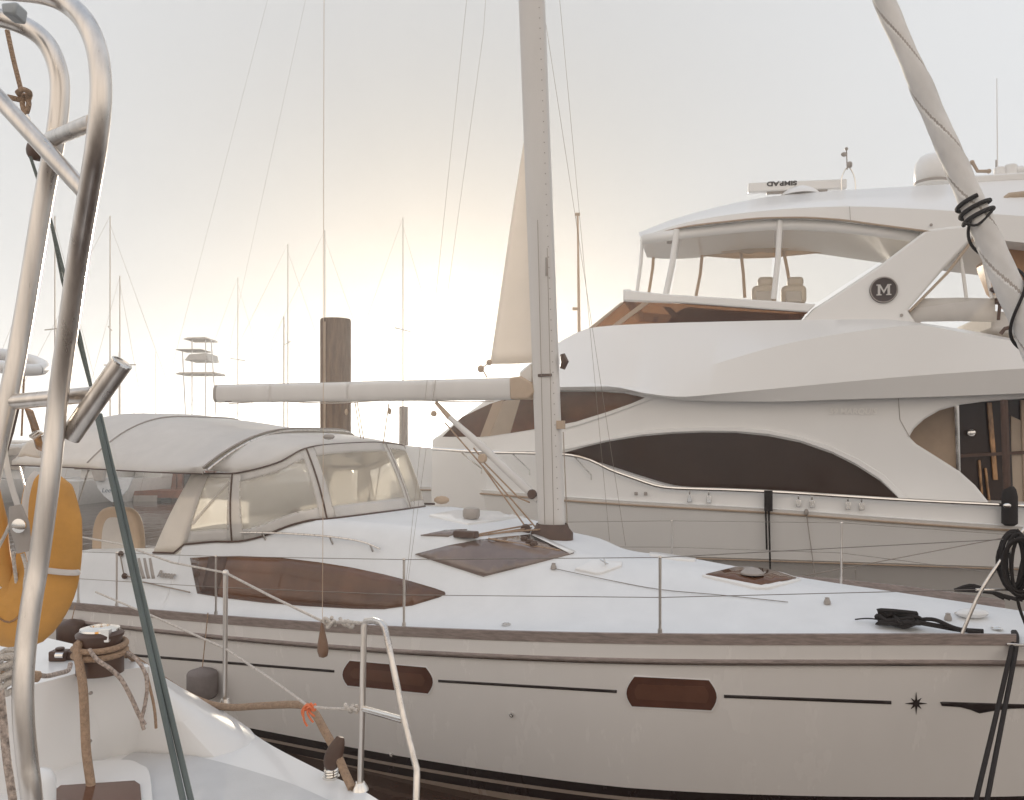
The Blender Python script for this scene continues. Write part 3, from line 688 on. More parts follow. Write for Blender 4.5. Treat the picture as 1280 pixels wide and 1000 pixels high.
for u, v in ((1127,394),(1164,281)): MB().lathe(Y.px(u, v, 1.08), [(.025,0),(.02,.01)], 10, -Y.n).build('fitting', GREYPL, yacht)
# hardtop
us = list(np.linspace(797, 1330, 44))
hbot = [(797,291),(850,284),(900,278),(960,272.5),(1000,272),(1040,274),(1100,281.5),(1165,290),(1250,300),(1330,309)]
htop = [(797,288),(850,279),(900,270),(960,263),(1000,260),(1060,258),(1165,262),(1250,268),(1330,274)]
hcr = [(797,287),(850,271),(900,258),(950,247.5),(1000,242),(1050,238),(1100,235),(1180,230.5),(1250,226),(1330,222)]
nb_ = ycurve(hbot, 1.12, us); nt_ = ycurve(htop, 1.14, us); nc_ = [Y.px(u, v, 1.9) for u, v in resamp(hcr, us)]
for c in (nb_, nt_, nc_):                                             # round the nose in plan
    for i, p in enumerate(c):
        s, t, z = Y.loc(p); k = max(0, 1-i/6); c[i] = Y.w(s, t + (W/2-t)*.45*k*k, z)
body([nb_, nt_, nc_], 'hardtop', YGEL, yacht, smooth=40)
MB().tube([p - Y.n*.004 for p in nb_[:35]], .016, 6).build('drip_rail', TANWALL, yacht)
# enclosure : valance, posts, sheets
def vstrip(pts, th, t, name, m):
    o = []
    for u, v in pts: o.append(Y.px(u, v, t))
    lo = [p - Vector((0,0,th)) for p in o]
    return MB().loft([o, lo]).build(name, m, yacht, smooth=30, solid=.012)
vstrip([(803,293),(850,286),(900,280),(960,274.5),(1000,274),(1040,276),(1100,283),(1150,290)], .17, 1.2, 'valance', YGEL)
vstrip([(838,300),(880,306),(920,309),(960,308),(1040,300),(1100,293),(1150,290),(1185,287)], .22, W-1.25, 'valance', BCANVAS)
rollc = []
for k in range(2): pass
MB().tube(spl([Y.px(u, v, 3.4) for u, v in ((840,304),(880,308),(920,311),(960,311),(1000,305))], 5), [.07+.02*math.sin(i*1.7) for i in range(21)], 10).build('rolled_curtain', BCANVAS, yacht)
def post(a, b, t, r, name='enclosure_post', m=YGEL):
    return MB().tube([Y.px(*a, t), Y.px((a[0]*.55+b[0]*.45)+1, a[1]*.5+b[1]*.5, t), Y.px(*b, t)], r, 8).build(name, m, yacht)
post((846,287),(831,374), 1.2, .05); post((803,296),(796,366), 1.5, .03); post((975,275),(967,374), 1.2, .045)
post((818,304),(811,366), 3.2, .028, m=BCANVAS); post((878,314),(870,370), W-1.3, .03, m=BCANVAS); post((926,314),(931,372), W-1.3, .03, m=BCANVAS); post((978,306),(989,366), W-1.3, .03, m=BCANVAS); post((1106,298),(1112,320), W-1.3, .03, m=BCANVAS)
MB().loft([[Y.px(u, v, 1.22) for u, v in ((852,298),(968,286))], [Y.px(u, v, 1.22) for u, v in ((838,372),(962,376))]]).build('clear_curtain', CLEAR, yacht)
MB().loft([[Y.px(u, v, 1.22) for u, v in ((980,287),(1146,297))], [Y.px(u, v, 1.22) for u, v in ((972,376),(1022,378))]]).build('clear_curtain', CLEAR, yacht)
MB().box(Y.px(837,297,1.6), .1,.1,.2).build('speaker', GREYPL, yacht, bevel=.02)
# screen coaming and bronze glass
ypan([(780,362),(840,368),(960,375.5),(1020,380),(1010,390),(960,386.5),(860,379),(779,375.5)], 1.06, .14, 'screen_coaming', YGEL, bevel=.02)
mirr = MB().prism(mirror(Y.poly([(780,362),(1020,380),(1010,390),(779,375.5)], 1.06)), -Y.n*.14).build('screen_coaming', YGEL, yacht, smooth=30, bevel=.02)
MB().loft([[Y.px(779,362,1.08), mirror([Y.px(779,362,1.08)])[0]], [Y.px(779,376,1.08), mirror([Y.px(779,376,1.08)])[0]]]).build('screen_coaming', YGEL, yacht, solid=.12)
gl = [(741,409),(779,377),(860,380),(1010,390.5),(996,400.5),(900,402.5),(800,405.5)]
ypan(gl, 1.12, .02, 'windscreen', FBGLASS)
for pts in ([(762,409),(803,378),(812,378.5),(772,408)], [(735,411),(776,378),(780,378),(741,411)]): ypan(pts, 1.09, .05, 'screen_frame', TANWALL)
dash = [(832,405),(842,392),(858,383),(905,387),(1008,393),(996,402),(900,404)]
MB().prism(Y.poly(dash, 1.25), Y.n*2.3).build('dashboard', mat('dash_brown', (.20,.10,.06), .5, var=.2), yacht, bevel=.04)
ypan([(828,383),(838,384),(858,402),(846,403)], 1.22, .03, 'dash_panel', TANWALL)
ypan([(817,396),(823,396),(822,402.5),(816,402.5)], 1.22, .03, 'instrument', GREYPL)
ypan([(988,392),(1008,391.5),(996,400),(984,400)], 1.22, .03, 'dash_panel', BCANVAS)
for u0 in (955, 992):
    sx = (Y.d, Y.n, Vector((0,0,1)))
    hs_ = MB().box(Y.px(u0,369,2.4), .42,.22,.34,sx).build('helm_seat', SEATC, yacht, bevel=.09, bseg=4)
    MB().box(Y.px(u0+2,352.5,2.4), .27,.16,.17,sx).build('headrest', SEATC, hs_, bevel=.06, bseg=4)
    MB().box(Y.px(u0,371,2.28), .26,.05,.2,sx).build('cushion', CANVAS, hs_, bevel=.02)
# aft enclosure on the flybridge
vstrip([(1135,389),(1152,373),(1200,372),(1244,373)], .36, 1.2, 'canvas_panel', CANVAS)
for a, b in (((1199,312),(1208,373)),((1222,290),(1240,373))): post(a, b, 1.2, .028)
post((1222,292),(1137,389), 1.15, .022, 'enclosure_edge', BCANVAS)
MB().loft([[Y.px(1215,302,.9), Y.px(1226,302,.9)], [Y.px(1140,386,.9), Y.px(1240,372,.9)]]).build('clear_curtain', CLEAR, yacht)
# bulwark rail
rl = [(540,561),(600,565),(705,568),(722,570.5),(740,576),(760,586),(790,597),(830,609),(850,610.5),(900,612),(960,614.5),(1050,620),(1130,625),(1290,633),(1340,636)]
MB().tube([Y.px(u, v, -.04) for u, v in resamp(rl, np.linspace(540,1340,70))], .026, 8).build('hand_rail', CHROME, yacht)
for u, v in ((862,612),(886,613),(998,618),(1015,619),(1060,621),(1077,622)):
    MB().tube([Y.px(u,v,-.04), Y.px(u,v+6,-.03)], .012, 6).box(Y.px(u,v+11,-.03), .07,.035,.11,(Y.d,Y.n,Vector((0,0,1)))).build('rail_bracket', CHROME, yacht, bevel=.01)
for a, b in (((577,566),(602,592)),((717,570),(739,600)),((640,567),(662,594))):
    MB().tube([Y.px(*a,-.04), Y.px(b[0],b[1]-6,-.02), Y.px(*b,-.02)], .012, 6).build('rail_support', CHROME, yacht)
for u, v in ((795,617),(807,617)): MB().box(Y.px(u,v,-.01), .05,.03,.05,(Y.d,Y.n,Vector((0,0,1)))).build('rail_foot', GREYPL, yacht, bevel=.008)
# aft cockpit behind the wing
MB().prism(Y.poly([(1100,470),(1199,470),(1199,660),(1100,660)], 1.2), Y.n*.08).build('cockpit_wall', TANWALL, yacht)
MB().prism(Y.poly([(1192,480),(1198,480),(1202,640),(1197,640)], 1.15), Y.n*.05).build('door_frame', CHROME, yacht)
gd = MB().prism(Y.poly([(1199,470),(1340,470),(1340,660),(1199,660)], 1.25), Y.n*.03).build('glass_door', YTINT, yacht)
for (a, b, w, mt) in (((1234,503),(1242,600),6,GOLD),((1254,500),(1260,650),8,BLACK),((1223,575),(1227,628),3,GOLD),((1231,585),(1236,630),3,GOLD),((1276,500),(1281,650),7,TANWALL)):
    MB().prism(Y.poly([a,(a[0]+w,a[1]),(b[0]+w,b[1]),b], 1.18), Y.n*.05).build('door_streak_and_post', mt, gd, bevel=.01)  # gold strips are added to stand for golden reflections in the door glass
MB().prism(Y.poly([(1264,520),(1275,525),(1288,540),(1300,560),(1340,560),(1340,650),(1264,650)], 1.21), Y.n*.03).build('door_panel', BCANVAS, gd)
MB().prism(Y.poly([(1200,568),(1290,563),(1290,567),(1200,572)], 1.17), Y.n*.03).build('door_rail', DKBROWN, gd)
MB().ball(Y.px(1215,541,1.15), .06, 10, (1.2,.5,1)).build('door_handle', CHROME, gd)
MB().prism(Y.poly([(1195,655),(1340,660),(1340,640),(1195,630)], .7), Y.n*1).build('cockpit_sole', DKBROWN, yacht)
# mast gear on the hardtop
rad_c = Y.px(996,233,2.2)
rp_ = MB().lathe(Y.px(1000,246,2.2), [(.34,0),(.30,.06),(.20,.13),(.1,.17)], 24).build('radar_base', YGEL, yacht)
xb = Vector((.99,-.14,0)); rb_ = MB().box(rad_c, 1.62,.13,.165,(xb, Vector((.14,.99,0)), Vector((0,0,1)))).build('radar_scanner', YGEL, yacht, bevel=.02)
MB().box(rad_c - Vector((0,0,.09)), 1.0,.08,.05,(xb, Vector((.14,.99,0)), Vector((0,0,1)))).build('scanner_foot', GREYPL, rb_, bevel=.01)
tc_ = Y.px(976,228.5,2.2) ; tc_ = rad_c + xb*((tc_-rad_c).dot(xb)) + Vector((0,0,.045)) - Vector((.14,.99,0))*.068
text_obj('SIMRAD', 'lettering', .105, tc_, -xb, Vector((0,0,-1)), BLACK, rb_, bold=.004, width=1.35)
dome = MB().lathe(Y.px(1165,232,2.4), [(.27,0),(.27,.06),(.255,.07),(.275,.1),(.275,.28),(.255,.38),(.2,.47),(.11,.52),(.02,.535)], 28).build('satellite_dome', YGEL, yacht, smooth=50)
MB().lathe(Y.px(1165,231,2.4), [(.279,.01),(.279,.05)], 28).build('dome_band', GREYPL, dome)
lc = Y.px(1060,240,2.0); ld = Y.d
MB().tube(spl([lc-ld*.1, lc-ld*.1+Vector((0,0,.24)), lc+Vector((0,0,.42)), lc+ld*.1+Vector((0,0,.24)), lc+ld*.12-Vector((0,0,.03))],6), .012, 8).build('light_hoop', CHROME, yacht)
MB().tube([Y.px(1059,212,2),Y.px(1058,184,2)], .01, 6).ball(Y.px(1062,206,2),.06,10,(.8,.8,1)).ball(Y.px(1055,193,2),.045,8,(1.2,.7,.9)).ball(Y.px(1058,186,2),.03,8).build('anchor_light', GREYPL, yacht)
MB().tube([Y.px(1247,232,2.2),Y.px(1246,98,2.2)], [.012,.006], 6).build('whip_antenna', YGEL, yacht)
MB().box(Y.px(1245,229,2.2), 1.0,.6,.14,(Y.d,Y.n,Vector((0,0,1)))).build('crane_base', YGEL, yacht, bevel=.03)
MB().lathe(Y.px(1250,226,2.2), [(.09,0),(.09,.2),(.07,.22)], 14).lathe(Y.px(1263,226,2.2), [(.1,0),(.1,.24),(.08,.26)], 14).tube([Y.px(1262,213,2.2), Y.px(1300,212,2.2)], .07, 10).build('crane', YGEL, yacht)
MB().tube([Y.px(1215,202,2.2),Y.px(1222,214,2.2),Y.px(1236,214,2.2)], .03, 6).ball(Y.px(1236,214,2.2), .04, 8).ball(Y.px(1215,203,2.2), .04, 8).build('horn', TANWALL, yacht)
MB().tube([Y.px(1238,226,2.2),Y.px(1245,216,2.2),Y.px(1253,226,2.2)], .014, 6).tube([Y.px(1245,216,2.2),Y.px(1245,200,2.2)], .01, 6).build('aerial_foot', GREYPL, yacht)
# boat deck clutter aft
MB().box(Y.px(1250,374,1.2), .14,.14,.14).ball(Y.px(1249,362,1.2), .13, 10, (1.2,1,.45)).tube([Y.px(1250,378,1.2), Y.px(1248,400,1.2)], .025, 6).build('searchlight', DKBROWN, yacht)
MB().prism(Y.poly([(1240,388),(1300,392),(1300,420),(1240,413)], 1.3), Y.n*2).build('sun_pad', CANVAS, yacht, bevel=.05)
MB().tube([Y.px(u,v,.9) for u, v in ((1251,417),(1256,411),(1275,406),(1290,398))], .03, 8).build('davit_arm', DKBROWN, yacht)
# tender seen at the frame edge
tn = thing('dinghy', Y.px(1275,372,2.0), 'tan hulled dinghy with pale rim stowed on the white yacht, beside the furled jib', 'dinghy')
th_ = [(1243,262),(1250,250),(1262,243),(1330,236),(1330,395),(1290,370),(1268,350),(1256,320)]
MB().prism(Y.poly(th_, 1.6), Y.n*1.5).build('hull', mat('tan_hull', (.42,.25,.13), .5, var=.1, trans=(.25,(.8,.5,.28))), tn, bevel=.12, bseg=4)
MB().prism(Y.poly([(1243,262),(1248,250),(1262,240),(1330,232),(1330,242),(1264,248),(1252,266)], 1.5), Y.n*1.7).build('rim', BCANVAS, tn, bevel=.04)
# pole at the flybridge front
MB().tube([Y.px(724,418,2.6), Y.px(722,266,2.6)], [.03,.018], 8).box(Y.px(719,386,2.6), .1,.06,.05).box(Y.px(722,268,2.6), .09,.05,.05).build('signal_mast', BCANVAS, yacht)

# ================================================================== NEAR BOAT (lower left)
own = thing('moored_sailboat', PZ(150, 960, 1.9)*1.0 + Vector((0,0,-1.9)), 'white boat corner with steel tube arch, winch and lifelines in the foreground', 'sailboat')
ct = 2.3
tb = [PZ(-200,725,ct), PZ(-100,752,ct), PZ(-40,771,ct), PZ(45,794,ct), PZ(92,805,ct), PZ(150,819.5,ct), PZ(184,830,ct)]
E = [PZ(193,839,2.2), PZ(210,850,2.1), PZ(240,867,2.0), PZ(275,886,1.9), PZ(330,926,1.9), PZ(400,963,1.9), PZ(462,993,1.9), PZ(540,1050,1.9), PZ(600,1130,1.9), PZ(610,1300,1.9)]
edge = spl(tb + E, 5)
nb = MB()
poly = spl(E[3:], 5) + [Vector((.0,.3,1.9)), Vector((-5.5,.3,1.9)), Vector((-5.5,3.0,1.9)), PZ(-100,960,1.9), PZ(60,945,1.9), PZ(150,930,1.9)]
nb.add(poly, [tuple(range(len(poly)))])
lo = [Vector((p.x*.98-.05, p.y-.02, .75)) for p in edge]; lo2 = [Vector((p.x*.96-.16, p.y-.06, -.3)) for p in edge]
rim = [p+Vector((.02,.015,-.06)) for p in edge]
nb.loft([edge, rim, lo, lo2])
ownhull = nb.build('hull', GEL, own, smooth=40)
# raised coaming with the winch on it
tf = [PZ(-200,890,ct), PZ(-100,878,ct), PZ(-40,868,ct), PZ(45,855,ct), PZ(97,841.5,ct), PZ(150,837,ct), PZ(186,833.5,ct)]
bf = [Vector((p.x+.01, p.y-.02-.03, 1.88)) for p in tf]
bf[-1] = PZ(168,944,1.89); bf[-2] = PZ(140,948,1.89)
cb = MB().loft([bf, [p.lerp(q, .04)-Vector((0,0,.0)) for p, q in zip(tf, bf)], tf, tb])
T1, T2 = tf[-1], tb[-1]; BS = [bf[-1], PZ(215,946,1.893), PZ(270,948,1.893), PZ(322,923,1.893), E[3], E[2], E[0]]
sl = []
for k in range(7):
    e = sm(0,1,k/6); a = [Vector((p.x*(1-e)+q.x*e, p.y*(1-e)+q.y*e, p.z*(1-e**.75)+q.z*e**.75)) for p, q in zip([T1,T1.lerp(T2,.05),T1.lerp(T2,.1),T1.lerp(T2,.2),T1.lerp(T2,.6),T1.lerp(T2,.8),T2], BS)]; sl.append(spl(a, 3))

for k in range(7): sl[k][0] = T1.lerp(BS[0], k/6)
cb.loft(sl)
cb.build('coaming', GEL, own, smooth=55, bevel=.04, bseg=4)
# greyer lower panel and hatch on the deck
ns = [PZ(60,1090,1.904), PZ(150,952,1.904), PZ(200,944,1.904), PZ(245,947,1.904), PZ(320,967,1.904), PZ(385,990,1.904), PZ(455,1030,1.904), PZ(520,1120,1.904)]
MB().prism(spl(ns,5), (0,0,.006)).build('grey_deck_panel', mat('grey_deck', (.58,.575,.57), .7, var=.05, bump=.2, bscale=240), own, smooth=0)
hz_ = 1.912
fr = [PZ(56,1060,hz_), PZ(62,972,hz_), PZ(72,962,hz_), PZ(95,957.5,hz_), PZ(155,954.5,hz_), PZ(175,960,hz_), PZ(188,975,hz_), PZ(193,1060,hz_)]
hf = MB().prism(spl(fr,5), (0,0,.018)).build('hatch_frame', GEL, own, smooth=30, bevel=.008)
MB().prism([p for p in (PZ(66,1060,hz_+.02), PZ(68,990,hz_+.02), PZ(76,984,hz_+.02), PZ(168,978,hz_+.02), PZ(175,983,hz_+.02), PZ(182,1060,hz_+.02))], (0,0,.008)).build('hatch_glass', HTINT, hf)
for u, v in ((114,866),(113,926)): MB().lathe(P(u,v,3.49), [(.008,0),(.006,.012)], 8, (0,-1,0)).build('screw', GREYPL, own)
for u, v, s_ in ((118,873,1),): pass
MB().lathe(P(50,975,2.9), [(.05,-.2),(.05,0),(.035,.03),(.01,.04)], 16).build('post_cap', GEL, own, smooth=50)
# winch
wc = PZ(125,839,ct); wn = MB().lathe(wc, [(.094,-.005),(.094,.05),(.088,.075),(.078,.085),(.08,.11),(.088,.135),(.086,.15)], 32).build('winch_drum', DKBROWN, own, smooth=45)
MB().lathe(wc+Vector((0,0,.15)), [(.094,0),(.096,.012),(.085,.02),(.08,.024)], 32).build('winch_jaw', DKBROWN, wn)
MB().lathe(wc+Vector((0,0,.176)), [(.08,0),(.078,.008),(.04,.018),(.038,.006),(.02,.006)], 28).box(wc+Vector((.045,-.055,.165)), .05,.03,.05).build('winch_top', CHROME, wn)
# clutch in front of the winch
cc = PZ(75,825,ct)
MB().box(cc+Vector((0,0,.022)), .075,.06,.045).box(cc+Vector((.05,.02,.02)), .05,.06,.04).lathe(cc+Vector((.0,-.0,.045)), [(.02,0),(.02,.012)],12).build('cam_cleat', DKBROWN, own, bevel=.008)
MB().tube([cc+Vector((.0,-.035,.03)), cc+Vector((.035,-.035,.03))], .012, 8).build('cleat_pin', CHROME, own)
# stanchion, gate, lifelines
sb = PZ(281,886,1.9); st = P(282,716,sb.y)
s_ = MB().tube([sb, st], .0125, 10).ball(st, .018, 8); s_.lathe(sb, [(.035,0),(.03,.012),(.02,.05)], 14); s_.build('stanchion', STEEL, own)
g0 = PZ(450,987,1.9); gy = g0.y
gp = [g0, P(453,880,gy), P(455,782,gy), P(457,776.5,gy), P(466,775.5,gy*.99), P(476,778.5,gy*.97), P(481,784,gy*.965), P(490,826,gy*.95), P(504,895,gy*.93), P(521,962,gy*.91), P(521,972,gy*.905), P(519,1060,gy*.89)]
gate = MB().tube(gp, .0125, 12).build('gate_rail', STEEL, own, smooth=60)
MB().tube([P(454,886,gy), P(504,900,gy*.928)], .0125, 10).build('gate_bar', CHROME, gate)
MB().lathe(g0, [(.035,0),(.03,.012),(.018,.03)], 14).build('gate_foot', CHROME, gate)
a0 = P(100,671,5.2)
MB().tube([a0, P(150,680,4.9), P(215,703,4.6), st, P(340,746,4.0), P(402,776,3.62)], .006, 8).build('lifeline', ROPEW, own)
m2 = P(282,811,sb.y)
MB().tube([P(120,740,5.2), P(200,774,4.7), m2, P(340,850,3.9), P(386,883,3.5), P(410,885.5,3.4), P(452,887,gy)], .006, 8).build('lifeline', ROPEW, own)
# steel arch
def px3(lst): return spl([P(*q) for q in lst], 6)
AR = [(60,1330,1.98),(50,1110,1.95),(40,1000,1.92),(34,950,1.92),(29.5,900,1.92),(29,850,1.93),(33,800,1.95),(40,750,1.97),(48.5,700,1.99),(62,600,2.0),(72.5,500,2.02),(85,410,2.0),(97,325,1.97),(109.5,250,1.92),(119,192,1.88),(125,140,1.86),(126,100,1.86),(121,62,1.87),(108,30,1.88),(88,8,1.9),(60,-6,1.9),(20,-12,1.9),(-60,-16,1.88)]
arch = MB().tube(px3(AR), .0228, 20).build('arch', STEEL, own, smooth=60)
MB().tube(px3([(-120,1300,1.98),(-95,1090,1.98),(-60,890,2.0),(-30,690,2.04),(-6,570,2.08),(12,490,2.1),(29,400,2.12),(54,250,2.12),(67,185,2.1),(74,135,2.1),(74,95,2.1),(63,62,2.1),(46,42,2.1),(22,29,2.1),(-10,21,2.1),(-70,18,2.08)]), .0228, 20).build('arch_tube', STEEL, arch, smooth=60)
MB().tube([P(-30,92,2.0), P(106,240,1.92)], .0195, 16).build('brace', STEEL, arch)
MB().tube([P(64,174,2.09), P(118,152,1.9)], .0185, 16).build('brace', STEEL, arch)
MB().tube([P(10,503,2.1), P(116,493,2.06)], .0195, 16).build('brace', STEEL, arch)
rh = MB().tube([P(87,546,2.06), P(152,454,2.04)], .0255, 20).build('rod_holder', STEEL, arch)
MB().lathe(P(152.3,453.6,2.04), [(.0255,-.003),(.0262,.002),(.0215,.003),(.020,-.001)], 20, P(152,454,2.04)-P(87,546,2.06)).build('lip', CHROME, rh)
MB().prism([P(0,3,1.98), P(21,1,1.98), P(18,19,1.98), P(2,17,1.98)], (0,.05,.0)).build('clamp', mat('grey_clamp', (.40,.43,.45), .4), arch, bevel=.006)
# backstay tackle
ROD = mat('split_backstay', (.13,.15,.145), .75, 0, var=.15, spec=.2)
bs = MB().tube([P(121,518,2.5), P(170,735,2.3), P(231,1010,2.0), P(240,1080,1.95)], .0075, 8).tube([P(125,518,2.52), P(176,735,2.31), P(241,1010,2.01), P(252,1080,1.95)], .0075, 8).build('backstay', ROD, own)
MB().tube([P(38,196,2.7), P(60,262,2.68), P(100,420,2.6), P(122,520,2.52)], .0055, 6).tube([P(60,258,2.68), P(78,352,2.64), P(98,427,2.6), P(114,487,2.56)], .0045, 6).build('tackle_line', ROPEG, own)
hb2 = MB().lathe(P(40,186,2.7), [(.02,0),(.034,.008),(.034,.03),(.02,.038)], 14, (.3,1,.1)).build('tackle_block', DKBROWN, own)
kn = MB().tube(px3([(9,38,2.7),(17,75,2.7),(27,115,2.7)]), .0075, 8)
kn.tube(px3([(22,116,2.68),(29,112,2.66),(37,116,2.68),(35,124,2.7),(28,120,2.72),(24,118,2.69)]), .0085, 8).tube(px3([(30,118,2.7),(28,130,2.69),(32,142,2.69),(36,130,2.69),(33,118,2.7)]), .008, 8).tube([P(26,125,2.69), P(9,121,2.67)], .0085, 8).build('knotted_rope', ROPEB, own)
MB().tube(px3([(33,142,2.69),(36,147,2.69),(35,152,2.69),(32,148,2.69),(33,142,2.69)]), .005, 6).tube([P(34,150,2.69), P(41,156,2.69), P(39,180,2.7)], .006, 6).build('shackle', CHROME, own)
# horseshoe buoy in its yellow cover
hbuoy = thing('horseshoe_buoy', P(25,815,2.75), 'yellow vinyl horseshoe lifebuoy hanging behind the steel tube', 'lifebuoy')
cl = [P(-3,560,2.72)+Vector((0,0,-.04)), P(-18,590,2.72)]
cen = [(-27,606),(-26,650),(-22,700),(-8,748),(22,774),(50,742),(61,700),(62.5,650),(60,606)]
wd = [26,37,38,39,40,39,38,37,27]
cp = spl([P(u,v,2.78) for u, v in cen], 5); wl = [w_*2.78/F for w_ in np.interp(np.linspace(0,8,len(cp)), range(9), wd)]
MB().tube([cp[0]+Vector((0,0,.035))]+cp+[cp[-1]+Vector((0,0,.035))], [wl[0]*.45]+wl+[wl[-1]*.45], 18, flat=.42).build('cover', YELLOW, hbuoy, smooth=60)
cs_ = [p + Vector((0, -w_*.43, 0)) for p, w_ in zip(cp, wl)]
MB().tube(cs_, .0035, 6).build('seam', GOLD, hbuoy)
for k in (14, 29): MB().tube([cp[k] + (cp[k+1]-cp[k-1]).normalized().cross(Vector((0,1,0)))*(wl[k]*1.02*math.cos(a)) + Vector((0,wl[k]*.45*math.sin(a),0)) for a in np.linspace(0,2*math.pi,29)], .010, 6, flat=.4, cap=False).build('band', CANVAS, hbuoy)
MB().tube(px3([(46,590,2.72),(38,600,2.70),(32,625,2.69),(31,655,2.69),(35,685,2.69),(38,700,2.69)]), .011, 8, flat=.4).build('reflective_band', CANVAS, hbuoy)
MB().tube([P(20,500,2.5), P(12,535,2.55), P(0,575,2.68)], .018, 8, flat=.25).build('strap', DKBROWN, hbuoy)
MB().tube([P(36,512,2.5), P(43,532,2.55), P(50,562,2.68)], .016, 8, flat=.25).build('strap', GOLD, hbuoy)
MB().tube([P(38,545,2.57), P(48,538,2.56), P(53,541,2.56), P(42,548,2.57), P(38,545,2.57)], .0055, 6).build('buckle', CHROME, hbuoy)
flap = MB().prism([P(19,572,2.9), P(27,557,2.9), P(36,549,2.9), P(46,551,2.9), P(49,573,2.9), P(40,572,2.9), P(30,570,2.9)], (0,.03,0)).build('canvas_pouch', CANVAS, own, bevel=.01)
# white hoop high behind the arch
hoop = [P(11,452,3.0) + Vector((.10*math.cos(a), .13*math.sin(a), .034*math.cos(a-2.6))) for a in np.linspace(0, 2*math.pi, 33)]
hp = MB().tube(hoop, .022, 10, cap=False).build('white_hoop', GEL, smooth=60)
tag(hp, 'white rounded hoop held behind the inner steel tube', 'hoop')
MB().tube([P(30,470,3.2), P(27,545,3.2)], .004, 6).build('hoop_cord', ROPEB, hp)
# sheave block with tail at the left edge
bk = thing('rope_block', P(22,690,2.6), 'grey steel pulley block with rope tails hanging left of the yellow buoy', 'pulley block')
MB().tube([P(19,632,2.6), P(24,655,2.6), P(31,690,2.6)], [.022,.034,.026], 10, flat=.5).build('cheek', GREYPL, bk)
MB().lathe(P(25,657,2.57), [(.02,0),(.022,.008),(.012,.012)], 14, (0,-1,0)).build('pin', CHROME, bk)
MB().tube(px3([(22,632,2.6),(10,590,2.6),(4,545,2.6),(8,505,2.58)]), .011, 8, flat=.5).build('webbing', CANVAS, bk)
for q in ([(28,692,2.6),(33,712,2.6),(31,735,2.6),(36,765,2.6)], [(19,640,2.62),(8,665,2.65),(-10,700,2.7)], [(16,690,2.7),(22,735,2.75),(32,770,2.8)]):
    MB().tube(px3(q), .006, 6).build('rope_tail', ROPEW, bk)
# ropes
def rope(name, pts, r, m, label, cat, n=6, seg=10):
    return tag(MB().tube(spl([P(*q) for q in pts], n), r, seg).build(name, m, smooth=60), label, cat)
wy = wc.y
wr = MB()
wr.tube(spl([P(105,800,wy-.05),P(98,806,wy-.08),P(97,816,wy-.1),P(101,840,wy-.14),P(104,862,wy-.17),P(106,900,wy-.2),P(108,940,wy-.24),P(114,985,wy-.3),P(118,1030,wy-.36)], 8), .0175, 12)
for k in range(2):
    wr.tube([wc + Vector((.1*math.cos(a), .1*math.sin(a), .082+k*.03+.006*math.sin(a))) for a in np.linspace(-2.6, 3.2, 40)], .0135, 10)
wr.tube(spl([wc+Vector((.098,.02,.085)), P(165,822,wy+.15), P(185,838,wy+.25)],5), .013, 8)
tag(wr.build('winch_rope', ROPEB, smooth=60), 'thick tan rope turned round the winch and hanging down the coaming', 'rope')
fl = MB().tube(spl([P(112,812,wy-.1),P(122,825,wy-.13),P(138,836,wy-.14),P(152,850,wy-.14),P(164,872,wy-.12),P(174,894,wy-.11),P(181,906,wy-.1)],6), .009, 8)
fl.tube(spl([P(150,812,wy+.02),P(168,822,wy-.02),P(180,838,wy-.05),P(184,858,wy-.08),P(181,882,wy-.1),P(177,900,wy-.11),P(180,912,wy-.11)],6), .008, 8)
tag(fl.build('flecked_rope', ROPEF, smooth=60), 'grey flecked rope looped over the coaming beside the winch', 'rope')
rope('thin_cord', [(183,842,wy),(188,862,wy-.02),(192,880,wy-.03),(194,895,wy-.04),(195,910,wy-.03)], .006, ROPEB, 'thin brown cord with a toggle hanging at the coaming corner', 'cord')
rope('dock_line', [(150,812,3.72),(185,836,4.0),(215,857,4.2),(250,876,4.28),(285,884,4.22),(330,882,4.05),(375,881,3.75),(392,890,3.6),(405,912,3.5),(420,940,3.42),(432,968,3.36),(440,985,3.32)], .0175, ROPEB, 'flat tan mooring line running from the winch along the deck edge to the gate', 'rope', seg=10)
rope('braided_line', [(0,862,2.0),(4,900,2.0),(8,945,1.98),(16,1000,1.95),(20,1040,1.95)], .009, ROPEF, 'grey flecked line hanging at the lower left edge', 'rope')
cl_ = MB()
for k in range(5):
    c0 = P(6+k*2, 858-k*9, 2.1)
    cl_.tube([c0 + Vector((.035*math.cos(a)+.01*math.sin(3*a+k), .03*math.sin(a), .012*math.sin(2*a+k))) for a in np.linspace(0, 6.5, 22)], .008, 8)
tag(cl_.build('rope_bundle', ROPEW, smooth=60), 'small pale rope bundle beside the foot of the steel tube', 'rope')
for q, lb in (([(45,843,3.0),(58,845,3.1),(72,842,3.2),(85,838,3.3),(88,830,3.35)], 'short grey line led from the cleat in front of the winch'),): rope('cleat_line', q, .009, ROPEF, lb, 'rope')
rope('edge_line', [(-10,838,2.3),(20,842,2.35),(48,846,2.4)], .016, ROPEB, 'thick tan rope crossing behind the steel tube at the left edge', 'rope')
kr = MB()
kr.tube(spl([P(404,777,3.6),P(412,779,3.55),P(430,777,3.45),P(455,779,gy)],5), .007, 8)
for u, v in ((410,776),(414,780),(430,777),(436,780)):
    c0 = P(u, v, 3.5); kr.tube([c0 + Vector((.016*math.cos(a), .014*math.sin(a), .014*math.sin(a*1.5+u))) for a in np.linspace(0, 6.6, 18)], .0075, 8)
tag(kr.build('lashing', ROPEW, smooth=60), 'white knotted lashing tying the upper lifeline to the gate top', 'rope')
k2 = MB()
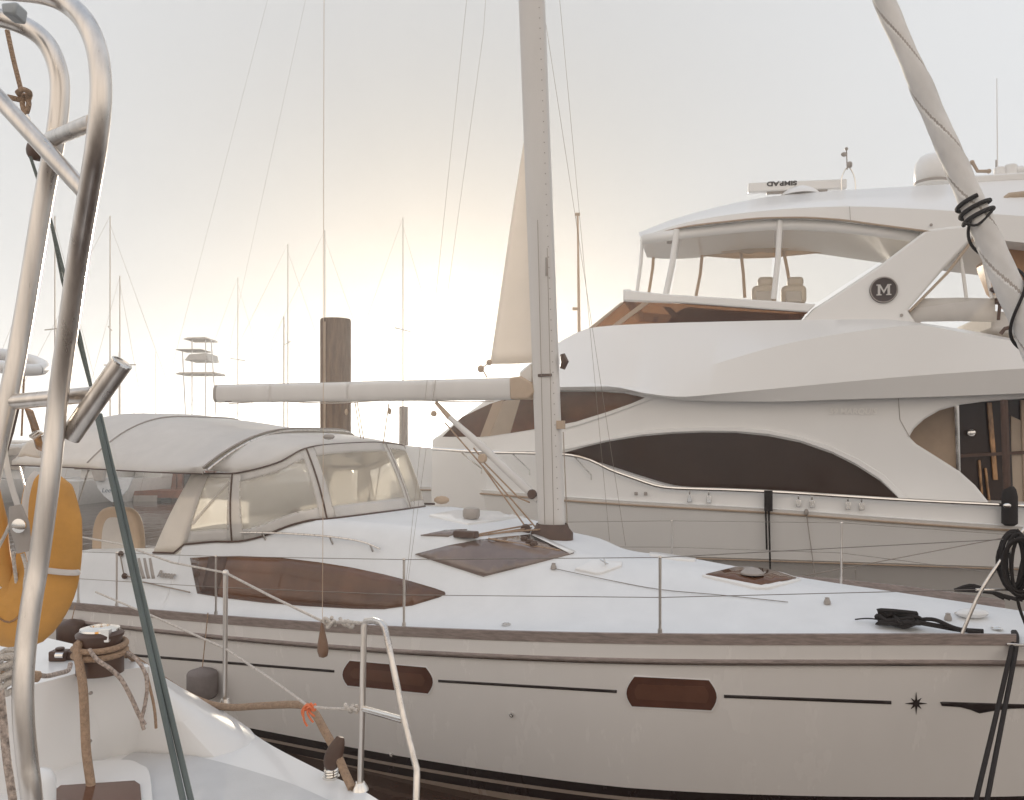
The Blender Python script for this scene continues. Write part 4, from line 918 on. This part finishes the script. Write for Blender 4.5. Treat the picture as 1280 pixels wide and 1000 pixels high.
for u, v in ((436,884),(441,887)):
    c0 = P(u, v, 3.35); k2.tube([c0 + Vector((.014*math.cos(a), .014*math.sin(a), .012*math.sin(a*1.5+u))) for a in np.linspace(0, 6.6, 18)], .0075, 8)
k2.tube([P(430,885.5,3.37), P(448,887.5,gy)], .008, 8)
tag(k2.build('lashing', ROPEW, smooth=60), 'white knotted lashing of the lower lifeline at the middle of the gate post', 'rope')
oc = MB(); c0 = P(388,884,3.48)
for k in range(9):
    a = k*2.4; l_ = (.6,1,.75,.5,1.1,.8,.65,.9,.7)[k]; oc.tube(spl([c0, c0+Vector((.02*math.cos(a), -.02, .02*math.sin(a)))*l_, c0+Vector((.03*math.cos(a+.7), -.02, .038*math.sin(a+.7)-.012))*l_, c0+Vector((.028*math.cos(a+1.1), -.015, .05*math.sin(a+1.0)-.02))*l_],4), .0045, 6)
oc.tube([c0 + Vector((.02*math.cos(a), .018*math.sin(a), .008*math.sin(3*a))) for a in np.linspace(0,9,30)], .006, 6)
tag(oc.build('orange_cord', ORANGE, smooth=60), 'frayed orange cord knotted round the tan line and lifeline', 'cord')
# turning block on the deck edge
tbk = thing('turning_block', PZ(413,972,1.9), 'black turning block standing on a spring at the deck edge', 'pulley block')
MB().tube(px3([(412,962,3.4),(414,954,3.4),(418,942,3.4),(423,930,3.4),(426,921,3.4)]), [.014+.022*math.sin(math.pi*(k/24)**.8) for k in range(25)], 12, flat=.55).build('cheek', DKBROWN, tbk)
sq = PZ(414,972,1.9)
MB().tube([sq + Vector((.025*math.cos(a), .025*math.sin(a), .005+.004*a*.4)) for a in np.linspace(0,22,70)], .005, 6).build('spring', CHROME, tbk)
MB().lathe(sq, [(.035,0),(.035,.008)], 14).build('foot', CHROME, tbk)
# hanging line with the wooden toggle
tg = thing('halyard_toggle', P(404,822,3.6), 'brown teardrop wooden toggle on a thin line in front of the white hull', 'toggle')
MB().lathe(P(404,822,3.6), [(.004,0),(.018,.006),(.0245,.03),(.022,.06),(.014,.1),(.007,.14),(.004,.15)], 18, P(402.5,776,3.6)-P(404,822,3.6)).build('handle', mat('toggle_wood', (.21,.12,.075), .5, var=.15), tg, smooth=60)
MB().tube([P(403,778,3.6), P(403.5,690,3.62), P(404,540,3.7), P(405,0,3.8), P(406,-300,3.85)], .0012, 5).build('line', BCANVAS, tg)

# ================================================================== LOOSE GEAR ON THE TWO BOATS
def fender(u, v0, v1, t_, r, m, label, fr=S, ropeto=None):
    a, b = fr.px(u, v0, t_), fr.px(u, v1, t_)
    f = thing('fender', b, label, 'fender', None); ax_ = a-b; L_ = ax_.length
    MB().lathe(b, [(r*.3,0),(r*.85,L_*.06),(r,L_*.16),(r,L_*.80),(r*.9,L_*.88),(r*.35,L_*.97),(r*.2,L_)], 20, ax_).build('body', m, f, smooth=50)
    if ropeto: MB().tube([a, fr.px(*ropeto, t_+.05)], .006, 6).build('rope', ROPEB, f)
    return f
bq = lambda u, v: None
p_ = onto(hbvh, 253, 850, .14); ts = S.loc(p_)[1]
fender(253, 834, 874, ts, .16, FENDER, 'grey covered fender hanging against the white hull by the stanchion', ropeto=(260,766))
p_ = onto(hbvh, 92, 788, .15)
if p_: fender(90, 774, 806, S.loc(p_)[1], .17, DKBROWN, 'dark brown fender at the stern end of the white hull', ropeto=(94,757))
# black mooring lines over the bow
ml = MB()
for k, (du, db2) in enumerate(((0,0),(8,14))):
    pts = [onto(hbvh, 1262+du*.4, 800, .03), onto(hbvh, 1262+du*.7, 806, .03)] 
    e0 = pts[1]; e1 = P(1218+db2, 1010, 5.6); e2 = P(1205+db2, 1090, 5.45)
    ml.tube(spl([onto(dbvh,1266+du*.3,794,.03) or e0] + [e0, e0.lerp(e1,.5)+Vector((-.005,0,-.03)), e1, e2],6), .017, 8)
tag(ml.build('mooring_line', BLKROPE, smooth=60), 'black doubled mooring line dropping over the bow past the star', 'rope')
mlb = MB(); rg = random.Random(5)
c0 = onto(dbvh, 1122, 785, .03)
hp_ = [c0 + S.d*rg.uniform(-.16,.16) + S.n*rg.uniform(-.07,.07) + Vector((0,0,rg.uniform(.0,.11)*(1 if k < 22 else .4))) for k in range(30)]
mlb.tube(spl(hp_, 6), .017, 8)
mlb.tube(spl([hp_[-1], c0+S.d*.3+Vector((0,0,.02)), c0+S.d*.45+S.n*.03, c0+S.d*.62+Vector((0,0,.01))],6), .02, 8).tube(spl([hp_[3], c0+S.d*.25+Vector((0,0,.07)), c0+S.d*.42+S.n*-.02+Vector((0,0,.02)), c0+S.d*.6-S.n*.04],6), .017, 8)
mlb.tube(spl([hp_[5], c0-S.d*.2+Vector((0,0,.03)), c0-S.d*.33+Vector((0,0,.01))],6), .006, 6)
tag(mlb.build('rope_heap', BLKROPE, smooth=60), 'black rope heaped on the foredeck behind the wooden toe rail', 'rope')
mlc = MB(); c0 = onto(dbvh, 1212, 757, .05) or pf(4.4,.6,.05)
c0 = pf(4.05,.86,.12)
for k in range(4): mlc.tube(spl([c0+S.d*(-.12), c0+S.d*(.05+.05*k)+Vector((0,0,.06-.02*k)), c0+S.d*(.3+.05*k)-Vector((0,0,.05))],5), .015, 8)
tag(mlc.build('rope_heap', BLKROPE, smooth=60), 'black rope lying on the far side of the bow beyond the pulpit leg', 'rope')
MB().tube([pf(2.35,1.6,.06), pf(4.9,.56,.86)], .005, 5).build('lifeline', WIRE, boat)
coil = MB(); c0 = S.px(1271,700,-.80)
for k in range(9):
    ph = k*.7; w_ = .07+.018*(k%4); h_ = .20+.02*(k%3)
    coil.tube([c0 + S.d*(w_*math.cos(a)+.02*(k-4)*.4) + S.n*(-.03+.05*math.sin(ph)) + Vector((0,0,h_*math.sin(a)-.03*k*.2)) for a in np.linspace(0,2*math.pi,26)], .013, 8)
coil.tube(spl([c0+Vector((0,0,.24)), c0+S.d*.05+Vector((0,0,.1)), c0+S.d*.0-Vector((0,0,.25)), c0+S.d*.06-Vector((0,0,.5)), c0+S.d*.12-Vector((0,0,.62))],5), .012, 8)
tag(coil.build('rope_coil', BLKROPE, smooth=60), 'hanging coil of black rope tied on the bow pulpit', 'rope')
jr = MB()
D = lambda u, v: min(np.linspace(.4, 11, 800), key=lambda d: (lambda p: (640+p.x/p.y*F-u)**2 + (HZ-(p.z-H)/p.y*F-v)**2)(fa+axd*d))
d0, d1, d2 = D(1225,272), D(1248,330), D(1275,385)
jr.tube([jp(d0+.012*a, a*1.0, .128) for a in np.linspace(0, 14.5, 70)], .02, 8)
jr.tube([jp(d0+(d2-1.2-d0)*k, 1.0-k*14, .134) for k in np.linspace(0,1,90)], .014, 8)
jr.tube(spl([jp(d0,2.4,.135), P(1222,281,jp(d0,0,0).y-.1), P(1205,279,jp(d0,0,0).y-.12)],4), .012, 8)
tag(jr.build('sail_tie', BLKROPE, smooth=60), 'black rope wound in turns round the furled jib', 'rope')
fw = MB().box(Y.px(960.5,626,-.08), .115,.07,.3,(Y.d,Y.n,Vector((0,0,1)))).tube([Y.px(957,636,-.07),Y.px(958.5,687,-.02)], .014, 6).tube([Y.px(961,636,-.07),Y.px(963,720,-.0)], .014, 6)
tag(fw.build('fender_line', BLKROPE, smooth=0), 'black fender lines tied on the middle of the yacht rail', 'rope')
yf = thing('yacht_fender', Y.px(1262,655,-.1), 'black fender strapped to the rail at the yacht cockpit', 'fender')
MB().lathe(Y.px(1262,657,-.1), [(.06,0),(.1,.03),(.1,.40),(.08,.5),(.05,.54)], 18).build('body', BLKROPE, yf, smooth=50)
MB().ball(Y.px(1259,632,-.22), .045, 10, (1.3,.5,.8)).build('buckle', CHROME, yf)
MB().tube([Y.px(1255,500,-.1), Y.px(1259,620,-.1)], .05, 8).build('post', DKBROWN, yf)
MB().tube([Y.px(1261,665,-.1), Y.px(1263,720,-.1)], .014, 6).build('rope', BLKROPE, yf)

# ================================================================== FAR MARINA
def pile(u, vt, Yd, r, label):
    top_ = P(u, vt, Yd); p = thing('piling', (top_.x, Yd, -.5), label, 'piling', 'mooring pilings')
    MB().lathe((top_.x, Yd, -.5), [(r,0),(r*1.01,1.2),(r,top_.z+.46),(r*.96,top_.z+.5)], 28).build('post', WOODP, p, smooth=50)
    MB().tube([(top_.x-r*.5, Yd-r*.93, .5), (top_.x-r*.5, Yd-r*.93, top_.z-.08)], .015, 6).build('conduit', BCANVAS, p)
pile(419.5, 399, 15.2, .275, 'thick timber piling rising behind the boom')
pile(504.5, 508, 36, .19, 'thin far piling seen just under the boom')
pile(888/4+0, 590, 38, .3, 'short far piling standing by the brown boathouse') if False else None

far_i = [0]
FMAST = mat('far_mast', (.45,.38,.32), .6)
FHULL = mat('far_hull', (.60,.58,.56), .4, var=.05); FCAN = mat('far_canvas', (.40,.33,.27), .8, var=.1)
def far_boat(u, Yd, length, head, label, mtop_v=None, mu=None, spread=True, hullm=None):
    x = (u-640)/F*Yd; o = thing('distant_sailboat', (x, Yd, 0), label, 'sailboat', 'sailboats across the marina')
    fr_ = Frame(x, Yd, head); mb_ = MB(); rows = []
    bm_ = pchip([-.5,-.3,0,.3,.45,.5], [.30,.40,.45,.33,.13,.01])
    for h, fcr in ((-.3,.45),(.1,.72),(.7,.95),(1.15,1.0)):
        ring_ = [fr_.w(k*length*(1-.06*(1.15-h)/1.45), bm_(k)*-fcr*length*.33, h+(.25*max(0,k) if h > .5 else 0)) for k in np.linspace(-.5,.5,18)]
        ring_ += [fr_.w(k*length*(1-.06*(1.15-h)/1.45), bm_(k)*fcr*length*.33, h+(.25*max(0,k) if h > .5 else 0)) for k in np.linspace(.5,-.5,18)]
        rows.append(ring_)
    mb_.loft(rows, caps=False); mb_.add(rows[-1], [tuple(range(36))]); mb_.add([rows[0][0],rows[0][-1],rows[1][-1],rows[1][0]],[(0,1,2,3)]); mb_.add([rows[1][0],rows[1][-1],rows[2][-1],rows[2][0]],[(0,1,2,3)]); mb_.add([rows[2][0],rows[2][-1],rows[3][-1],rows[3][0]],[(0,1,2,3)])
    mb_.build('hull', hullm or FHULL, o, smooth=40)
    MB().prism([fr_.w(k*length, -.9, z) for k, z in ((-.18,1.1),(-.16,1.75),(.05,1.75),(.2,1.5),(.24,1.15))], fr_.n*1.8).build('cabin', FHULL, o, bevel=.08)
    MB().prism([fr_.w(k*length, -1.1, z) for k, z in ((-.36,2.6),(-.2,2.75),(-.15,2.3),(-.17,1.6),(-.2,1.6),(-.2,2.3),(-.36,2.4))], fr_.n*2.2).build('dodger', FCAN, o, bevel=.05)
    if mtop_v:
        mx = fr_.w(length*.08, 0, 0); zt = H+(HZ-mtop_v)/F*mx.y
        if mu is not None: k = ((mu-640)/F*mx.y) - mx.x
        MB().tube([mx+Vector((0,0,1.5)), mx+Vector((0,0,zt))], [.045,.03], 8).build('mast', FMAST, o)
        MB().tube([fr_.w(length*.08,0,2.7), fr_.w(-length*.3,0,2.8)], [.16,.14], 8).build('boom', FHULL, o)
        if spread:
            MB().tube([fr_.w(length*.08,-.9,zt*.6), fr_.w(length*.08,.9,zt*.6)], .03, 6).build('spreader', FCAN, o)
            MB().tube([fr_.w(length*.49,0,1.4), fr_.w(length*.08,0,zt*.97)], .009, 5).build('forestay', FCAN, o)
            MB().tube([fr_.w(-length*.49,0,1.2), fr_.w(length*.08,0,zt)], .008, 5).build('backstay', FCAN, o)
    # pushpit
    MB().tube([fr_.w(-length*.4,-1.1,1.15),fr_.w(-length*.45,-1.1,1.8),fr_.w(-length*.5,-.9,1.85),fr_.w(-length*.5,.9,1.85),fr_.w(-length*.45,1.1,1.8),fr_.w(-length*.4,1.1,1.15)], .025, 6).build('pushpit', FHULL, o)
    return o, fr_
o1, f1 = far_boat(141, 44, 8.2, R(-84), 'white sailboat with its pointed white stern towards us under the bimini edge', 345, spread=True)
# a blue tinted transom board with blurred lettering
tr_ = [P(u, v, 39.6) for u, v in ((119,597),(166,597),(160,612),(150,622),(140,628),(130,620),(122,610))]
MB().prism(tr_, (0,.1,0)).build('transom', mat('far_transom', (.62,.64,.67), .5), o1)
text_obj('Leeway', 'lettering', .3, P(139,613,39.5), (1,0,0), (0,0,1), BLUE, o1, shear=.2)
MB().prism([P(u,v,39.3) for u, v in ((113,585),(130,585),(128,601),(118,601))], (0,.3,0)).build('outboard_cover', GREYPL, o1)
far_boat(52, 44, 9, R(-60), 'white sailboat across the fairway behind the yellow buoy', 270)
far_boat(115, 45, 11, R(-20), 'far sailboat with a tall mast right of the steel arch', 270)
far_boat(285, 60, 10, R(15), 'far sailboat with its mast above the boom end', 347)
far_boat(341, 50, 11, R(-25), 'far sailboat with mast seen between the boom end and the piling', 305)
far_boat(386, 47, 11, R(-10), 'far sailboat whose mast stands just left of the thick piling', 288)
far_boat(345, 40, 9, R(-75), 'far sailboat seen through the dodger side window', 395)
far_boat(487, 45, 10, R(20), 'far sailboat with mast right of the thick piling', 272)
for u, vt, Yd, lb in ((58,400,75,'far sailboat whose thin mast shows between the two big steel tubes'),(138,440,90,'far sailboat with a faint mast rising beside the angled rod holder'),(186,440,85,'far sailboat with a faint mast left of the tiered fishing boat'),(158,476,95,'far sailboat with the shortest mast over the aft edge of the bimini')):
    far_boat(u, Yd, 10, R(random.uniform(-40,40)), lb, vt, spread=False)
# sport fishing boat with a tower
sfx = P(247, 545, 52); sf = thing('fishing_boat', (sfx.x, 52, 0), 'far fishing boat with a tiered tuna tower above the bimini', 'motor boat')
ff = Frame(sfx.x, 52, R(-8))
MB().prism([ff.w(s, -1.9, z) for s, z in ((-6,0),(-6,1.3),(0,1.5),(6.5,2.4),(5.2,0))], ff.n*3.8).build('hull', FHULL, sf, bevel=.3)
MB().prism([ff.w(s, -1.5, z) for s, z in ((-2.5,1.4),(-2.3,3.6),(1.6,3.6),(3.6,1.6))], ff.n*3).build('cabin', FHULL, sf, bevel=.15)
def plat(v, u0, u1, th, m): 
    z = H+(HZ-v)/F*52; a = (u0-640)/F*52; b = (u1-640)/F*52
    MB().prism([(a,51,z),(b,51,z),(b-.1,51,z+th),(a+.3,51,z+th*.8)], (0,2,0)).build('platform', m, sf, bevel=.03)
plat(426,236,266,.12,FCAN); plat(439,226,260,.05,FCAN); plat(452,238,267,.45,GREYPL); plat(469,226,276,.14,FCAN)
for u0, u1 in ((228,232),(264,270),(240,240),(257,257)):
    MB().tube([P(u0, 425 if u0 > 230 else 439, 51.2), P(u1, 520, 51.2)], .04, 6).build('tower_leg', FHULL, sf)
# boathouse, dock
bh = thing('boathouse', P(230,612,44)+Vector((0,0,0)), 'dark brown open boathouse behind the floating dock', 'boathouse')
bx0, bx1 = (158-640)/F*46, (262-640)/F*46
MB().box(((bx0+bx1)/2, 47, 1.5), bx1-bx0, .2, 2.4).build('wall', DOCKW, bh)
MB().prism([(bx0-.4,44.5,2.6),(bx0-.4,49,2.6),(bx0-.4,46.8,3.1)], (bx1-bx0+.8,0,0)).build('roof', DOCKW, bh)
MB().box((bx1-.2, 45.6, 1.45), .15, 2.6, 2.3).build('wall', DOCKW, bh)
for u in (218, 226, 258): MB().box(((u-640)/F*44.6, 44.6, 1.2), .28,.28,3.2).build('post', DOCKW, bh)
for v in (588, 594, 600): MB().box(((166+232)/2/F*45.6-640/F*45.6, 45.6, H-(v-HZ)/F*45.6), 2.6, .08, .09).build('shelf_rail', FCAN, bh)
dk = thing('floating_dock', (-18, 43.5, 0), 'low wooden floating dock in front of the boathouse', 'dock')
MB().box((-20,43.2,.35), 26,1.6,.35).build('deck_boards', DOCKW, dk)
for x in (-30,-24,-18.5,-12): MB().box((x,42.6,.1), 1.2,.5,.4).build('float', GREYPL, dk)
o2, f2 = far_boat(203, 45, 6, R(-70), 'small white boat moored against the floating dock')
o2['category'] = 'boat'; o2['group'] = 'sailboats across the marina'

# ================================================================== HAZE
hzm = bpy.data.materials.new('haze'); hzm.use_nodes = True; hn = hzm.node_tree; hn.nodes.clear()
ho = hn.nodes.new('ShaderNodeOutputMaterial'); hv = hn.nodes.new('ShaderNodeVolumePrincipled'); hn.links.new(hv.outputs[0], ho.inputs['Volume'])
hv.inputs['Color'].default_value = (.88,.93,1.0,1); hv.inputs['Density'].default_value = HAZE; hv.inputs['Anisotropy'].default_value = .62
hz = MB().box((0,540,9.4), 6200, 12800, 20.8).build('haze', hzm, smooth=0)
tag(hz, 'thin warm evening haze lying over the whole harbour', 'haze', kind='stuff')
# ================================================================== LIGHT, SKY, CAMERA
SUN_AZ, SUN_EL = R(-4.6), R(5.6)                                      # azimuth from +Y, elevation
sd = Vector((math.sin(SUN_AZ)*math.cos(SUN_EL), math.cos(SUN_AZ)*math.cos(SUN_EL), math.sin(SUN_EL)))
sun = bpy.data.lights.new('sun', 'SUN'); sun.energy = 4.4; sun.angle = R(.5); sun.color = (1,.89,.73)
so = bpy.data.objects.new('sun', sun); C.objects.link(so); so.rotation_euler = (-sd).to_track_quat('-Z','Y').to_euler(); so.location = (0,0,40)
w = bpy.data.worlds.new('World'); bpy.context.scene.world = w; w.use_nodes = True
nt = w.node_tree; nt.nodes.clear(); L = nt.links.new
out = nt.nodes.new('ShaderNodeOutputWorld'); bg = nt.nodes.new('ShaderNodeBackground'); L(bg.outputs[0], out.inputs[0])
sky = nt.nodes.new('ShaderNodeTexSky'); sky.sky_type = 'NISHITA'; sky.sun_disc = False; sky.sun_elevation = SUN_EL; sky.sun_rotation = SUN_AZ
sky.dust_density = 4; sky.air_density = 1.0
tc = nt.nodes.new('ShaderNodeTexCoord')
dot = nt.nodes.new('ShaderNodeVectorMath'); dot.operation = 'DOT_PRODUCT'; L(tc.outputs['Generated'], dot.inputs[0]); dot.inputs[1].default_value = sd
def M(op, a, b=None):
    n = nt.nodes.new('ShaderNodeMath'); n.operation = op
    for i, x in enumerate((a, b)):
        if x is None: continue
        if isinstance(x, (int, float)): n.inputs[i].default_value = x
        else: L(x, n.inputs[i])
    return n.outputs[0]
cl = M('MAXIMUM', dot.outputs['Value'], 0.0)
g1 = M('MULTIPLY', M('POWER', cl, 500.0), 1.0); g2 = M('MULTIPLY', M('POWER', cl, 120.0), .02); g = M('ADD', g1, g2)
sep = nt.nodes.new('ShaderNodeSeparateXYZ'); L(tc.outputs['Generated'], sep.inputs[0])
# hazy veil: pale grey, warmer behind the viewer and near the horizon; brightened behind as added fill light
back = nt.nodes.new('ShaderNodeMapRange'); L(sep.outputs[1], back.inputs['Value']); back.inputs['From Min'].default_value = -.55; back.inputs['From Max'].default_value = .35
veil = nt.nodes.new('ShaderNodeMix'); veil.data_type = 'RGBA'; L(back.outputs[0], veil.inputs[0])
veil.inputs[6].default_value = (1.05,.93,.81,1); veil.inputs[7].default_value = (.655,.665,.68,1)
zen = nt.nodes.new('ShaderNodeMapRange'); L(sep.outputs[2], zen.inputs['Value']); zen.inputs['From Min'].default_value = .45; zen.inputs['From Max'].default_value = 1.0
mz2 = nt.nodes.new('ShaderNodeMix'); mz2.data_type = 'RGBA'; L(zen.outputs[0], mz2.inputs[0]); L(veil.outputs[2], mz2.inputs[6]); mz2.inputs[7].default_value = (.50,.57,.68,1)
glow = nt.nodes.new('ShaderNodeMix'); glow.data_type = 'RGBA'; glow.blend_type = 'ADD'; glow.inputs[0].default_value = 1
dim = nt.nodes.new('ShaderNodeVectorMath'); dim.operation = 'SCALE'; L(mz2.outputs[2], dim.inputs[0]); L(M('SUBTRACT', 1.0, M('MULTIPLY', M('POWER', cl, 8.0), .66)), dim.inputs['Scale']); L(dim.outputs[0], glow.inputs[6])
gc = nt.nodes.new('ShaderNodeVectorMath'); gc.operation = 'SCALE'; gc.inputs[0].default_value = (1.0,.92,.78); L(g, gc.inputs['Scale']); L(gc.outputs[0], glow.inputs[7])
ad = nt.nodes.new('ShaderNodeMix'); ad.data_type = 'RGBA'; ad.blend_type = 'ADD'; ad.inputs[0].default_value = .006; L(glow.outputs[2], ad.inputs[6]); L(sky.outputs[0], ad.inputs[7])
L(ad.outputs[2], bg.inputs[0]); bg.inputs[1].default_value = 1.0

cam = bpy.data.cameras.new('camera'); cam.sensor_width = 36; cam.lens = 36*F/1280; cam.shift_y = (HZ-500)/1280; cam.clip_end = 8000; cam.clip_start = .05
co = bpy.data.objects.new('camera', cam); C.objects.link(co); co.location = CAM; co.rotation_euler = (R(90), 0, 0)
sc = bpy.context.scene; sc.camera = co
sc.view_settings.view_transform = 'Standard'; sc.view_settings.look = 'None'; sc.view_settings.exposure = .3; sc.view_settings.gamma = 1
sc.render.engine = 'CYCLES'; sc.cycles.use_denoising = True; sc.cycles.max_bounces = 8; sc.cycles.transparent_max_bounces = 24; sc.cycles.sample_clamp_indirect = 6
